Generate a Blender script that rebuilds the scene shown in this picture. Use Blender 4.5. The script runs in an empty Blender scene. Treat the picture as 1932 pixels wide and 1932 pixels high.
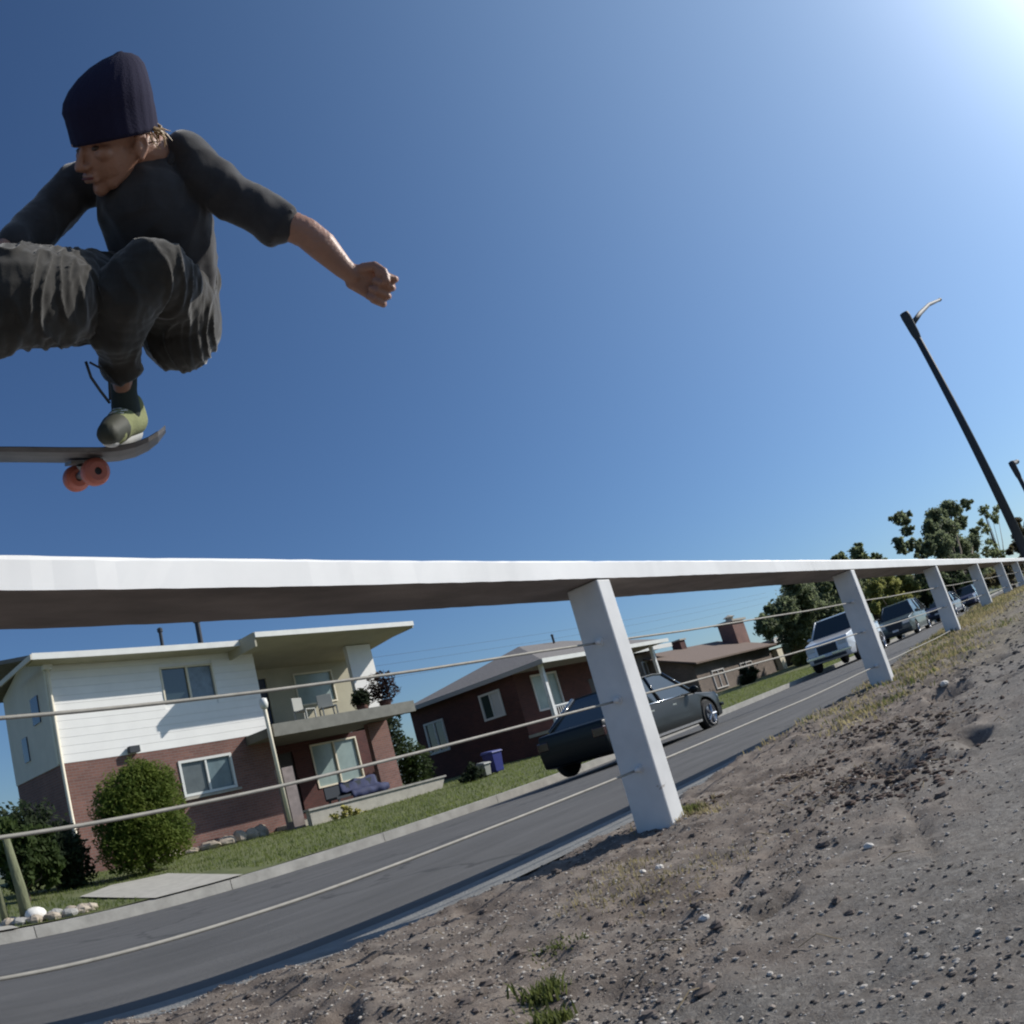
import bpy, bmesh, math, random
from mathutils import Vector, Matrix, noise
import numpy as np
random.seed(7)
PI = math.pi
S = bpy.context.scene
C = S.collection

# ------------------------------------------------------------------ camera
CAM = Vector((0, 0, 0.45))
YAW, PITCH, ROLL, KA, KB, KC = 0.63053, 0.28289, -0.28879, 0.63737, -0.048774, 0.016009
_f = Vector((math.cos(PITCH)*math.cos(YAW), math.cos(PITCH)*math.sin(YAW), math.sin(PITCH)))
_r = _f.cross(Vector((0, 0, 1))).normalized()
_u = _r.cross(_f)
RIGHT = math.cos(ROLL)*_r + math.sin(ROLL)*_u
UP = -math.sin(ROLL)*_r + math.cos(ROLL)*_u
cd = bpy.data.cameras.new('camera')
cam = bpy.data.objects.new('camera', cd); C.objects.link(cam)
m3 = Matrix((RIGHT, UP, -_f)).transposed()
cam.matrix_world = Matrix.Translation(CAM) @ m3.to_4x4()
cd.type = 'PANO'; cd.sensor_width = 36; cd.sensor_height = 36; cd.sensor_fit = 'HORIZONTAL'
cd.clip_start = 0.02; cd.clip_end = 3000
S.render.engine = 'CYCLES'; S.cycles.pixel_filter_type = 'BLACKMAN_HARRIS'; S.cycles.filter_width = 2.1
holder = cd if hasattr(cd, 'panorama_type') else cd.cycles
holder.panorama_type = 'FISHEYE_LENS_POLYNOMIAL'
for i, k in enumerate((0, -0.035125950516614074, -0.00010116204150230962, 1.9962590784951623e-05, -5.320052799868844e-07)):
    setattr(holder, 'fisheye_polynomial_k%d' % i, k)
holder.fisheye_fov = math.radians(179)
S.camera = cam

def ray(px, py):
    """direction of a spot of the 1932-pixel photograph through the same lens"""
    dx, dy = (px-966)/966, (py-966)/966
    rr = math.hypot(dx, dy) or 1e-9
    th = KA*rr + KB*rr**3 + KC*rr**5
    return math.sin(th)*(dx/rr*RIGHT - dy/rr*UP) + math.cos(th)*_f
def W(px, py, d): return CAM + ray(px, py)*d
def at(px, py, Y):
    v = ray(px, py); return CAM + v*(Y/v.y)

# ------------------------------------------------------------------ light
AZ, EL = math.radians(-30.5), math.radians(33.5)
SUN = Vector((math.cos(EL)*math.cos(AZ), math.cos(EL)*math.sin(AZ), math.sin(EL)))
w = bpy.data.worlds.new('World'); S.world = w; w.use_nodes = True
nt = w.node_tree; nt.nodes.clear()
sky = nt.nodes.new('ShaderNodeTexSky'); sky.sky_type = 'NISHITA'; sky.sun_disc = False
sky.sun_elevation = EL
sky.sun_rotation = PI/2 - AZ
sky.altitude = 1300; sky.air_density = 1.3; sky.dust_density = 1.0; sky.ozone_density = 5.0
bg = nt.nodes.new('ShaderNodeBackground'); bg.inputs[1].default_value = 0.066
wo = nt.nodes.new('ShaderNodeOutputWorld')
tint = nt.nodes.new('ShaderNodeMix'); tint.data_type = 'RGBA'; tint.blend_type = 'MULTIPLY'; tint.inputs[0].default_value = 1
tint.inputs[7].default_value = (0.90, 1.07, 1.30, 1)     # clear dry air: deeper blue than the model's default
nt.links.new(sky.outputs[0], tint.inputs[6]); nt.links.new(tint.outputs[2], bg.inputs[0])
# the sun's aureole in the thin haze: brightness by angle from the sun
tcw = nt.nodes.new('ShaderNodeTexCoord'); dt = nt.nodes.new('ShaderNodeVectorMath'); dt.operation = 'DOT_PRODUCT'
nt.links.new(tcw.outputs['Generated'], dt.inputs[0]); dt.inputs[1].default_value = SUN
mx0 = nt.nodes.new('ShaderNodeMath'); mx0.operation = 'MAXIMUM'; mx0.inputs[1].default_value = 0; nt.links.new(dt.outputs['Value'], mx0.inputs[0])
acc = None
for ex, am, co in ((2.2, 0.13, (0.50,0.84,1)), (6, 0.36, (0.74,0.88,1)), (40, 1.2, (0.97,0.98,1))):
    pw = nt.nodes.new('ShaderNodeMath'); pw.operation = 'POWER'; pw.inputs[1].default_value = ex; nt.links.new(mx0.outputs[0], pw.inputs[0])
    ml = nt.nodes.new('ShaderNodeMath'); ml.operation = 'MULTIPLY'; ml.inputs[1].default_value = am; nt.links.new(pw.outputs[0], ml.inputs[0])
    b2 = nt.nodes.new('ShaderNodeBackground'); b2.inputs[0].default_value = (*co, 1); nt.links.new(ml.outputs[0], b2.inputs[1])
    ad = nt.nodes.new('ShaderNodeAddShader'); nt.links.new((acc or bg).outputs[0], ad.inputs[0]); nt.links.new(b2.outputs[0], ad.inputs[1]); acc = ad
nt.links.new(acc.outputs[0], wo.inputs[0])
ld = bpy.data.lights.new('sun', 'SUN'); ld.energy = 4.8; ld.angle = math.radians(0.55); ld.color = (1, 0.95, 0.87)
sun = bpy.data.objects.new('sun', ld); C.objects.link(sun)
sun.rotation_euler = (-SUN).to_track_quat('-Z', 'Y').to_euler()
S.view_settings.view_transform = 'Standard'; S.view_settings.look = 'None'
S.view_settings.exposure = 0.0; S.view_settings.gamma = 1.0
S.view_settings.use_curve_mapping = False

# ------------------------------------------------------------------ materials
MATS = {}
def mat(name, col, rough=0.8, metal=0, var=0.0, vscale=8, bump=0, bscale=40, col2=None, coat=0, trans=0, spec=0.5, stretch=None, detail=6, sss=0):
    if name in MATS: return MATS[name]
    m = bpy.data.materials.new(name); m.use_nodes = True; MATS[name] = m
    n = m.node_tree.nodes; l = m.node_tree.links; b = n['Principled BSDF']
    b.inputs['Base Color'].default_value = (*col, 1); b.inputs['Roughness'].default_value = rough
    b.inputs['Metallic'].default_value = metal; b.inputs['Specular IOR Level'].default_value = spec
    if coat: b.inputs['Coat Weight'].default_value = coat; b.inputs['Coat Roughness'].default_value = 0.05
    if trans: b.inputs['Transmission Weight'].default_value = trans
    if sss:
        b.inputs['Subsurface Weight'].default_value = sss; b.inputs['Subsurface Radius'].default_value = (0.02, 0.008, 0.004)
        b.inputs['Subsurface Scale'].default_value = 0.5
    tc = n.new('ShaderNodeTexCoord'); src = tc.outputs['Object']
    if stretch:
        mp = n.new('ShaderNodeMapping'); mp.inputs['Scale'].default_value = stretch; l.new(src, mp.inputs[0]); src = mp.outputs[0]
    if var or col2:
        t = n.new('ShaderNodeTexNoise'); t.inputs['Scale'].default_value = vscale; t.inputs['Detail'].default_value = detail
        t.inputs['Roughness'].default_value = 0.62
        l.new(src, t.inputs[0])
        r = n.new('ShaderNodeValToRGB'); r.color_ramp.elements[0].position = 0.32; r.color_ramp.elements[1].position = 0.68
        a = tuple(c*(1-var) for c in col); bb = col2 or tuple(min(1, c*(1+var)) for c in col)
        r.color_ramp.elements[0].color = (*a, 1); r.color_ramp.elements[1].color = (*bb, 1)
        l.new(t.outputs[0], r.inputs[0]); l.new(r.outputs[0], b.inputs['Base Color'])
    if bump:
        t2 = n.new('ShaderNodeTexNoise'); t2.inputs['Scale'].default_value = bscale; t2.inputs['Detail'].default_value = 5
        l.new(src, t2.inputs[0])
        bp = n.new('ShaderNodeBump'); bp.inputs['Strength'].default_value = bump; bp.inputs['Distance'].default_value = 0.02
        l.new(t2.outputs[0], bp.inputs['Height']); l.new(bp.outputs[0], b.inputs['Normal'])
    return m

def brick_mat(name, c1, c2, mortar, scale=1.0):
    m = mat(name, c1, 0.9)
    n = m.node_tree.nodes; l = m.node_tree.links; b = n['Principled BSDF']
    tc = n.new('ShaderNodeTexCoord'); sp = n.new('ShaderNodeSeparateXYZ'); l.new(tc.outputs['Object'], sp.inputs[0])
    ad = n.new('ShaderNodeMath'); l.new(sp.outputs[0], ad.inputs[0]); l.new(sp.outputs[1], ad.inputs[1])
    cb = n.new('ShaderNodeCombineXYZ'); l.new(ad.outputs[0], cb.inputs[0]); l.new(sp.outputs[2], cb.inputs[1])
    t = n.new('ShaderNodeTexBrick'); t.inputs['Scale'].default_value = scale
    t.inputs['Color1'].default_value = (*c1, 1); t.inputs['Color2'].default_value = (*c2, 1); t.inputs['Mortar'].default_value = (*mortar, 1)
    t.inputs['Brick Width'].default_value = 0.22; t.inputs['Row Height'].default_value = 0.075; t.inputs['Mortar Size'].default_value = 0.008
    l.new(cb.outputs[0], t.inputs[0])
    ns = n.new('ShaderNodeTexNoise'); ns.inputs['Scale'].default_value = 1.2; ns.inputs['Detail'].default_value = 4
    l.new(tc.outputs['Object'], ns.inputs[0])
    mx = n.new('ShaderNodeMix'); mx.data_type = 'RGBA'; mx.blend_type = 'MULTIPLY'; mx.inputs[0].default_value = 0.55
    l.new(t.outputs[0], mx.inputs[6]); l.new(ns.outputs[0], mx.inputs[7]); l.new(mx.outputs[2], b.inputs['Base Color'])
    bp = n.new('ShaderNodeBump'); bp.inputs['Strength'].default_value = 0.5; bp.inputs['Distance'].default_value = 0.01
    l.new(t.outputs['Fac'], bp.inputs['Height']); bp.invert = True; l.new(bp.outputs[0], b.inputs['Normal'])
    return m

# ------------------------------------------------------------------ builders
class MB:
    def __init__(s): s.v = []; s.f = []; s.smooth = False
    def add(s, vs, fs):
        o = len(s.v); s.v += [tuple(v) for v in vs]; s.f += [tuple(i+o for i in f) for f in fs]; return s
    def box(s, x0, x1, y0, y1, z0, z1):
        return s.add([(x0,y0,z0),(x1,y0,z0),(x1,y1,z0),(x0,y1,z0),(x0,y0,z1),(x1,y0,z1),(x1,y1,z1),(x0,y1,z1)],
                     [(0,3,2,1),(4,5,6,7),(0,1,5,4),(1,2,6,5),(2,3,7,6),(3,0,4,7)])
    def hexa(s, p):  # 8 corners: bottom ring then top ring
        return s.add(p, [(0,3,2,1),(4,5,6,7),(0,1,5,4),(1,2,6,5),(2,3,7,6),(3,0,4,7)])
    def prism(s, poly, axis, a, b):
        """closed polygon (2D) extruded along axis 'x','y','z' from a to b"""
        def P(q, t):
            return {'x': (t, q[0], q[1]), 'y': (q[0], t, q[1]), 'z': (q[0], q[1], t)}[axis]
        n = len(poly)
        return s.add([P(q, a) for q in poly]+[P(q, b) for q in poly],
                     [tuple(range(n))[::-1], tuple(range(n, 2*n))]+[(i, (i+1) % n, n+(i+1) % n, n+i) for i in range(n)])
    def tube(s, pts, r, n=8, caps=True):
        pts = [Vector(p) for p in pts]; rs = r if isinstance(r, (list, tuple)) else [r]*len(pts)
        rings = []; up = None
        for i, p in enumerate(pts):
            t = (pts[min(i+1, len(pts)-1)]-pts[max(i-1, 0)]).normalized()
            if up is None: up = t.orthogonal().normalized()
            up = (up - t*up.dot(t)).normalized(); q = t.cross(up)
            rings.append([p+rs[i]*(math.cos(2*PI*k/n)*up+math.sin(2*PI*k/n)*q) for k in range(n)])
        vs = [v for rg in rings for v in rg]; fs = []
        for i in range(len(pts)-1):
            for k in range(n): fs.append((i*n+k, i*n+(k+1) % n, (i+1)*n+(k+1) % n, (i+1)*n+k))
        if caps: fs += [tuple(range(n))[::-1], tuple(range((len(pts)-1)*n, len(pts)*n))]
        return s.add(vs, fs)
    def ell(s, c, r, n=10, m=7, rot=None, jit=0):
        c = Vector(c); r = r if isinstance(r, (list, tuple)) else (r, r, r); vs = []; fs = []
        for j in range(m+1):
            th = PI*j/m
            for i in range(n):
                ph = 2*PI*i/n
                v = Vector((r[0]*math.sin(th)*math.cos(ph), r[1]*math.sin(th)*math.sin(ph), r[2]*math.cos(th)))
                if jit: v *= 1+random.uniform(-jit, jit)
                if rot: v = rot @ v
                vs.append(c+v)
        for j in range(m):
            for i in range(n): fs.append((j*n+i, (j+1)*n+i, (j+1)*n+(i+1) % n, j*n+(i+1) % n))
        return s.add(vs, fs)
    def lathe(s, prof, c, ax=Vector((0, 0, 1)), n=16):
        """prof: (radius, distance along axis)"""
        c = Vector(c); ax = Vector(ax).normalized(); u = ax.orthogonal().normalized(); q = ax.cross(u); vs = []; fs = []
        for r, h in prof:
            for k in range(n): vs.append(c+ax*h+r*(math.cos(2*PI*k/n)*u+math.sin(2*PI*k/n)*q))
        for i in range(len(prof)-1):
            for k in range(n): fs.append((i*n+k, i*n+(k+1) % n, (i+1)*n+(k+1) % n, (i+1)*n+k))
        return s.add(vs, fs)
    def build(s, name, m, parent=None, smooth=None, bevel=0, origin=None, **props):
        me = bpy.data.meshes.new(name)
        me.from_pydata([tuple(Vector(v)-Vector(origin)) for v in s.v] if origin else s.v, [], s.f); me.validate(); me.update()
        if isinstance(m, (list, tuple)):
            for q in m: me.materials.append(q)
        else: me.materials.append(m)
        bm = bmesh.new(); bm.from_mesh(me); bmesh.ops.recalc_face_normals(bm, faces=bm.faces); bm.to_mesh(me); bm.free()
        if smooth if smooth is not None else s.smooth:
            me.shade_smooth()
        o = bpy.data.objects.new(name, me); C.objects.link(o)
        if origin: o.location = origin
        if parent: o.parent = parent
        if bevel:
            b = o.modifiers.new('b', 'BEVEL'); b.width = bevel; b.segments = 2; b.limit_method = 'ANGLE'
        for k, v in props.items(): o[k] = v
        return o

def sbox(name, m, parent, x0, x1, y0, y1, z0, z1, bevel=0): return MB().box(x0,x1,y0,y1,z0,z1).build(name, m, parent, bevel=bevel)
def thing(name, label, cat, loc=(0,0,0), group=None):
    o = bpy.data.objects.new(name, None); C.objects.link(o); o.location = loc; o.empty_display_size = 0.2
    o['label'] = label; o['category'] = cat
    if group: o['group'] = group
    return o
def tag(o, label, cat, group=None):
    o['label'] = label; o['category'] = cat
    if group: o['group'] = group
    return o
def copy_tree(o, parent=None):
    c = o.copy(); C.objects.link(c); c.parent = parent
    for ch in list(o.children): copy_tree(ch, c)
    return c
def mods_to_mesh(o):
    dg = bpy.context.evaluated_depsgraph_get(); dg.update()
    me = bpy.data.meshes.new_from_object(o.evaluated_get(dg)); old = o.data; o.modifiers.clear(); o.data = me
    bpy.data.meshes.remove(old)

# palette
M_white = mat('white_painted_steel', (0.72,0.72,0.71), 0.5, var=0.10, vscale=6, bump=0.12, bscale=60)
M_siding = mat('white_siding', (0.82,0.81,0.78), 0.7, var=0.04, vscale=1.5)
M_trim = mat('cream_trim', (0.72,0.66,0.52), 0.6, var=0.06, vscale=3)
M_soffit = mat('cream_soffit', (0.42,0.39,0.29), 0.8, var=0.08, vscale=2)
M_fascia = mat('pale_fascia', (0.72,0.72,0.68), 0.6, var=0.06, vscale=3)
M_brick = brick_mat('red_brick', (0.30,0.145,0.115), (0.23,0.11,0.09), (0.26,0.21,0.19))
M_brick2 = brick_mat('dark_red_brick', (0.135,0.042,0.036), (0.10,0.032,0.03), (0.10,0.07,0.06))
M_brick3 = brick_mat('brown_brick', (0.29,0.22,0.18), (0.23,0.18,0.15), (0.26,0.23,0.2))
M_roof = mat('grey_shingle', (0.19,0.175,0.165), 0.95, var=0.25, vscale=12, bump=0.5, bscale=60)
M_roofb = mat('brown_shingle', (0.17,0.125,0.10), 0.95, var=0.25, vscale=12, bump=0.5, bscale=60)
M_glass = mat('window_glass', (0.03,0.045,0.05), 0.04, spec=0.9)
M_curtain = mat('pale_blind', (0.26,0.33,0.32), 0.25, var=0.12, vscale=2.5, spec=0.6)
M_dark = mat('black_rubber', (0.012,0.012,0.013), 0.7)
M_blackm = mat('dark_painted_metal', (0.045,0.052,0.062), 0.7, spec=.3)
M_conc = mat('pale_concrete', (0.40,0.375,0.32), 0.92, var=0.14, vscale=5, bump=0.25, bscale=50)
M_kerb = mat('kerb_concrete', (0.36,0.345,0.31), 0.92, var=0.18, vscale=4, bump=0.25, bscale=50)
M_stone = mat('tan_stone', (0.38,0.32,0.25), 0.9, var=0.25, vscale=4, bump=0.5, bscale=25)
M_stoneg = mat('grey_stone', (0.30,0.29,0.27), 0.9, var=0.25, vscale=4, bump=0.5, bscale=25)
M_chrome = mat('bright_metal', (0.75,0.75,0.76), 0.18, metal=1)
M_cable = mat('galvanised_cable', (0.30,0.285,0.25), 0.7, metal=0.1, var=0.15, vscale=30)
M_wood = mat('tree_bark', (0.11,0.085,0.06), 0.95, var=0.3, vscale=10, bump=0.8, bscale=20, stretch=(1,1,0.25))
M_blue = mat('blue_plastic', (0.018,0.025,0.17), 0.45, var=0.08, vscale=3)

# ------------------------------------------------------------------ terrain
def rise(x): return 0.012*max(0.0, x-14)
def road_z(x, y): return -0.045 - 0.39*max(0.0, (y-2.3)/9)**1.2 + rise(x)
def lawn_z(x, y): return -0.27 + 0.031*min(max(0, y-11.4), 12) + rise(x)*0.9 - 0.010*min(max(0, x-8), 14)
def sst(a, b, t):
    t = min(1, max(0, (t-a)/(b-a))); return t*t*(3-2*t)
def dirt_edge(x): return 2.12 + 0.30*sst(2.2, 0.9, x) + 0.10*noise.noise(Vector((x*1.7, 3.1, 0))) + 0.04*noise.noise(Vector((x*7, 8, 0))) + 0.25*sst(9, 20, x)
HOLES = [(2.9, 0.85, 0.16, 0.05), (3.35, 0.72, 0.12, 0.05), (3.0, 0.62, 0.13, 0.045), (4.6, 0.95, 0.2, 0.06), (5.3, 0.8, 0.18, 0.06), (1.35, 1.95, 0.10, 0.05),
         (1.75, 0.98, 0.10, 0.03), (1.5, 0.78, 0.07, 0.025), (6.2, 1.2, 0.3, 0.05), (1.35, 1.2, 0.08, 0.03), (4.3, 0.55, 0.10, 0.05), (0.98, 1.5, 0.07, 0.03)]
def near_base(x): return min(0.36, 0.03*max(0.0, x-2.8))
def dirt_z(x, y, fine=True):
    z = near_base(x)
    rough = 1-0.55*sst(0.95, 0.45, y)     # the trodden strip to the right is smoother
    if fine:
        z += 0.030*noise.noise(Vector((x*1.6, y*1.6, 0)))
        z += 0.022*rough*noise.noise(Vector((x*5, y*5, 1)))
        z += 0.013*rough*noise.noise(Vector((x*14, y*14, 2)))
        z += 0.0075*rough*noise.noise(Vector((x*34, y*34, 3)))
        z += 0.004*noise.noise(Vector((x*70, y*70, 9)))
        wx = x+0.12*noise.noise(Vector((x*4, y*4, 5))); wy = y+0.10*noise.noise(Vector((x*4, y*4, 6)))
        for hx, hy, r, d in HOLES:
            q = math.hypot(wx-hx, (wy-hy)*1.35)/r
            if q < 2: z += -d*math.exp(-q*q*1.6)*1.2 + 0.35*d*math.exp(-(q-1.25)**2*6)
        # cracks in the worn asphalt
        for (ax, ay, bx, by) in ((1.15, 0.95, 1.95, 0.62), (1.6, 0.45, 2.5, 0.75), (2.0, 1.0, 2.8, 0.75)):
            L = math.hypot(bx-ax, by-ay); t = ((x-ax)*(bx-ax)+(y-ay)*(by-ay))/L/L
            if 0 < t < 1:
                dd = abs((x-ax)*(by-ay)-(y-ay)*(bx-ax))/L + 0.03*noise.noise(Vector((x*9, y*9, 7)))
                z -= 0.016*math.exp(-(dd/0.012)**2)
    else:
        z += 0.05*noise.noise(Vector((x*0.5, y*0.5, 0)))
    e = dirt_edge(x)
    z -= sst(e-0.06, e+0.22+0.02*max(0, x-6), y)*(near_base(x)+0.16)
    return z

# ------------------------------------------------------------------ setting
def axis(parts):
    out = []
    for a, b, st in parts:
        n = max(1, round((b-a)/st)); out += [a+(b-a)*i/n for i in range(n)]
    return out+[parts[-1][1]]
def sheet(name, xs, ys, fz, m, **props):
    vs = [(x, y, fz(x, y)) for x in xs for y in ys]; ny = len(ys)
    fs = [(i*ny+j, (i+1)*ny+j, (i+1)*ny+j+1, i*ny+j+1) for i in range(len(xs)-1) for j in range(ny-1)]
    b = MB(); b.v = vs; b.f = fs
    return b.build(name, m, smooth=True, **props)

def ground_mat():
    m = mat('dirt_and_gravel', (0.16,0.13,0.11), 0.95)
    n = m.node_tree.nodes; l = m.node_tree.links; b = n['Principled BSDF']
    b.inputs['Specular IOR Level'].default_value = 0.25
    tc = n.new('ShaderNodeTexCoord'); O = tc.outputs['Object']
    def nz(s, d=6, r=0.6):
        t = n.new('ShaderNodeTexNoise'); t.inputs['Scale'].default_value = s; t.inputs['Detail'].default_value = d; t.inputs['Roughness'].default_value = r
        l.new(O, t.inputs[0]); return t.outputs[0]
    def ramp(src, stops):
        r = n.new('ShaderNodeValToRGB'); e = r.color_ramp.elements
        while len(e) < len(stops): e.new(0.5)
        for i, (p, c) in enumerate(stops): e[i].position = p; e[i].color = (*c, 1)
        l.new(src, r.inputs[0]); return r.outputs[0]
    def mix(f, a, bb, mode='MIX'):
        x = n.new('ShaderNodeMix'); x.data_type = 'RGBA'; x.blend_type = mode
        if isinstance(f, float): x.inputs[0].default_value = f
        else: l.new(f, x.inputs[0])
        l.new(a, x.inputs[6]); l.new(bb, x.inputs[7]); return x.outputs[2]
    soil = ramp(nz(7, 8, 0.7), [(0.28,(0.072,0.054,0.043)),(0.50,(0.190,0.155,0.128)),(0.70,(0.32,0.275,0.228))])
    grey = ramp(nz(55, 8, 0.75), [(0.30,(0.10,0.086,0.073)),(0.52,(0.175,0.162,0.145)),(0.74,(0.32,0.298,0.265))])
    # worn asphalt shows through in patches, mostly towards the camera's right
    sp = n.new('ShaderNodeSeparateXYZ'); l.new(O, sp.inputs[0])
    mr = n.new('ShaderNodeMapRange'); mr.inputs[1].default_value = 1.25; mr.inputs[2].default_value = 0.35; l.new(sp.outputs[1], mr.inputs[0])
    ad = n.new('ShaderNodeMath'); ad.operation = 'MULTIPLY_ADD'; l.new(nz(2.2, 4), ad.inputs[0]); ad.inputs[1].default_value = 2.4; ad.inputs[2].default_value = -1.25
    a2 = n.new('ShaderNodeMath'); a2.operation = 'ADD'; a2.use_clamp = True; l.new(mr.outputs[0], a2.inputs[0]); l.new(ad.outputs[0], a2.inputs[1])
    col = mix(a2.outputs[0], soil, grey)
    speck = ramp(nz(130, 3, 0.7), [(0.60,(0,0,0)),(0.70,(1,1,1))])
    lt = n.new('ShaderNodeRGB'); lt.outputs[0].default_value = (0.40,0.37,0.33,1)
    sf = n.new('ShaderNodeMath'); sf.operation = 'MULTIPLY'; l.new(speck, sf.inputs[0]); sf.inputs[1].default_value = 0.5
    col = mix(sf.outputs[0], col, lt.outputs[0])
    olive = n.new('ShaderNodeRGB'); olive.outputs[0].default_value = (0.19,0.17,0.075,1)
    # dry weedy verge farther along
    mr2 = n.new('ShaderNodeMapRange'); mr2.inputs[1].default_value = 4.5; mr2.inputs[2].default_value = 12; mr2.inputs[4].default_value = 0.75; l.new(sp.outputs[0], mr2.inputs[0])
    og = n.new('ShaderNodeMath'); og.operation = 'MULTIPLY'; l.new(mr2.outputs[0], og.inputs[0]); l.new(ramp(nz(1.6, 5), [(0.4,(0,0,0)),(0.58,(1,1,1))]), og.inputs[1])
    col = mix(og.outputs[0], col, olive.outputs[0])
    l.new(col, b.inputs['Base Color'])
    bp = n.new('ShaderNodeBump'); bp.inputs['Strength'].default_value = 0.9; bp.inputs['Distance'].default_value = 0.006; l.new(nz(160, 5, 0.7), bp.inputs['Height'])
    l.new(bp.outputs[0], b.inputs['Normal'])
    return m
M_ground = ground_mat()
sheet('dirt_ground', axis([(-30,-0.6,1.2),(-0.6,3.6,0.02),(3.6,8,0.045),(8,18,0.12),(18,90,1.2)]),
      axis([(-30,-0.8,1.2),(-0.8,-0.1,0.08),(-0.1,2.3,0.02),(2.3,2.8,0.07),(2.8,3.2,0.2)]), lambda x, y: dirt_z(x, y, -0.7 < x < 19 and -0.9 < y < 3.3), M_ground, kind='structure')
M_far = mat('far_ground', (0.12,0.12,0.06), 0.95, var=0.3, vscale=0.1, bump=0.3)
sheet('ground', axis([(-900,900,60)]), axis([(-900,900,60)]), lambda x, y: -1.0, M_far, kind='structure')

M_road = mat('asphalt', (0.10,0.097,0.093), 0.9, var=0.22, vscale=2.2, bump=0.5, bscale=120, stretch=(0.35,1.6,1), detail=9)
def crackle(m, scale, width, strength, dark):
    n = m.node_tree.nodes; l = m.node_tree.links; b = n['Principled BSDF']; src = b.inputs['Base Color'].links[0].from_socket
    tc = n.new('ShaderNodeTexCoord'); ns = n.new('ShaderNodeTexNoise'); ns.inputs['Scale'].default_value = 1.3; ns.inputs['Detail'].default_value = 6; l.new(tc.outputs['Object'], ns.inputs[0])
    ad = n.new('ShaderNodeMix'); ad.data_type = 'RGBA'; ad.blend_type = 'LINEAR_LIGHT'; ad.inputs[0].default_value = .6; l.new(tc.outputs['Object'], ad.inputs[6]); l.new(ns.outputs[1], ad.inputs[7])
    v = n.new('ShaderNodeTexVoronoi'); v.feature = 'DISTANCE_TO_EDGE'; v.inputs['Scale'].default_value = scale; l.new(ad.outputs[2], v.inputs[0])
    mr = n.new('ShaderNodeMapRange'); mr.inputs[1].default_value = 0; mr.inputs[2].default_value = width; mr.inputs[3].default_value = strength; mr.inputs[4].default_value = 0; l.new(v.outputs[0], mr.inputs[0])
    mx = n.new('ShaderNodeMix'); mx.data_type = 'RGBA'; l.new(mr.outputs[0], mx.inputs[0]); l.new(src, mx.inputs[6]); mx.inputs[7].default_value = (*dark, 1); l.new(mx.outputs[2], b.inputs['Base Color'])
crackle(M_road, .32, .012, .75, (.03,.03,.03))
sheet('road', axis([(-30,160,2)]), axis([(2.2,11.32,0.3)]), road_z, M_road, kind='structure')
M_gut = mat('gutter_concrete', (0.20,0.20,0.19), 0.92, var=0.2, vscale=9, bump=0.4, bscale=80)
sheet('gutter', axis([(-30,160,1)]), [2.3, 2.45, 2.62, 2.66], lambda x, y: road_z(x, y)+(0.012 if y < 2.64 else -0.02), M_gut, kind='structure')
# far kerb with a dropped stretch at the driveway
def kerb(name, x0, x1, h):
    n = max(2, round((x1-x0)/3)); b = MB()
    for i in range(n):
        a = x0+(x1-x0)*i/n; c = x0+(x1-x0)*(i+1)/n-0.012
        za, zc = road_z(a, 11.3), road_z(c, 11.3)
        b.hexa([(a,11.3,za-.2),(c,11.3,zc-.2),(c,11.48,zc-.2),(a,11.48,za-.2),(a,11.32,za+h),(c,11.32,zc+h),(c,11.48,zc+h),(a,11.48,za+h)])
    b.build(name, M_kerb, kind='structure')
kerb('kerb', -30, 130, 0.152)
M_lawn = mat('lawn_soil_and_grass', (0.10,0.125,0.038), 0.95, var=0.3, vscale=1.4, bump=0.7, bscale=60, col2=(0.15,0.16,0.06))
sheet('lawn', axis([(-30,40,0.7),(40,160,4)]), axis([(11.46,24,0.5),(24,70,4)]), lambda x, y: lawn_z(x, y)+0.02*noise.noise(Vector((x, y, 0))), M_lawn, kind='structure')
# driveway apron wedge and the slab at far left
b = MB(); P = [(5.0,11.30),(6.45,11.30),(7.1,15.2),(6.1,15.6),(5.0,14.4)]
b.v = [(x, y, lawn_z(x, y)+0.035 if y > 12 else -0.26) for x, y in P]; b.f = [(0,1,2,3,4)]
b.build('driveway', M_conc, kind='structure')
b = MB(); P = [(0.5,11.30),(3.0,11.30),(3.0,14),(2.0,22),(0.5,22)]
b.v = [(x, y, lawn_z(x, y)+0.04 if y > 12 else -0.255) for x, y in P]; b.f = [(0,1,2,3,4)]
b.build('driveway', M_conc, kind='structure')
# distant hills ring the horizon on the house side
hb = MB(); hv = []
for i, t in enumerate(axis([(0, 180, 3)])):
    a = math.radians(t); R_ = 420
    h = 10+7*noise.noise(Vector((t*0.08, 0, 0)))
    hv += [(R_*math.cos(a), R_*math.sin(a), -2), (R_*1.25*math.cos(a), R_*1.25*math.sin(a), h)]
hb.v = hv; hb.f = [(2*i, 2*i+2, 2*i+3, 2*i+1) for i in range(len(hv)//2-1)]
hb.build('hills', mat('hazy_hills', (0.10,0.13,0.12), 1, var=0.2, vscale=0.02), kind='structure')

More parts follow.
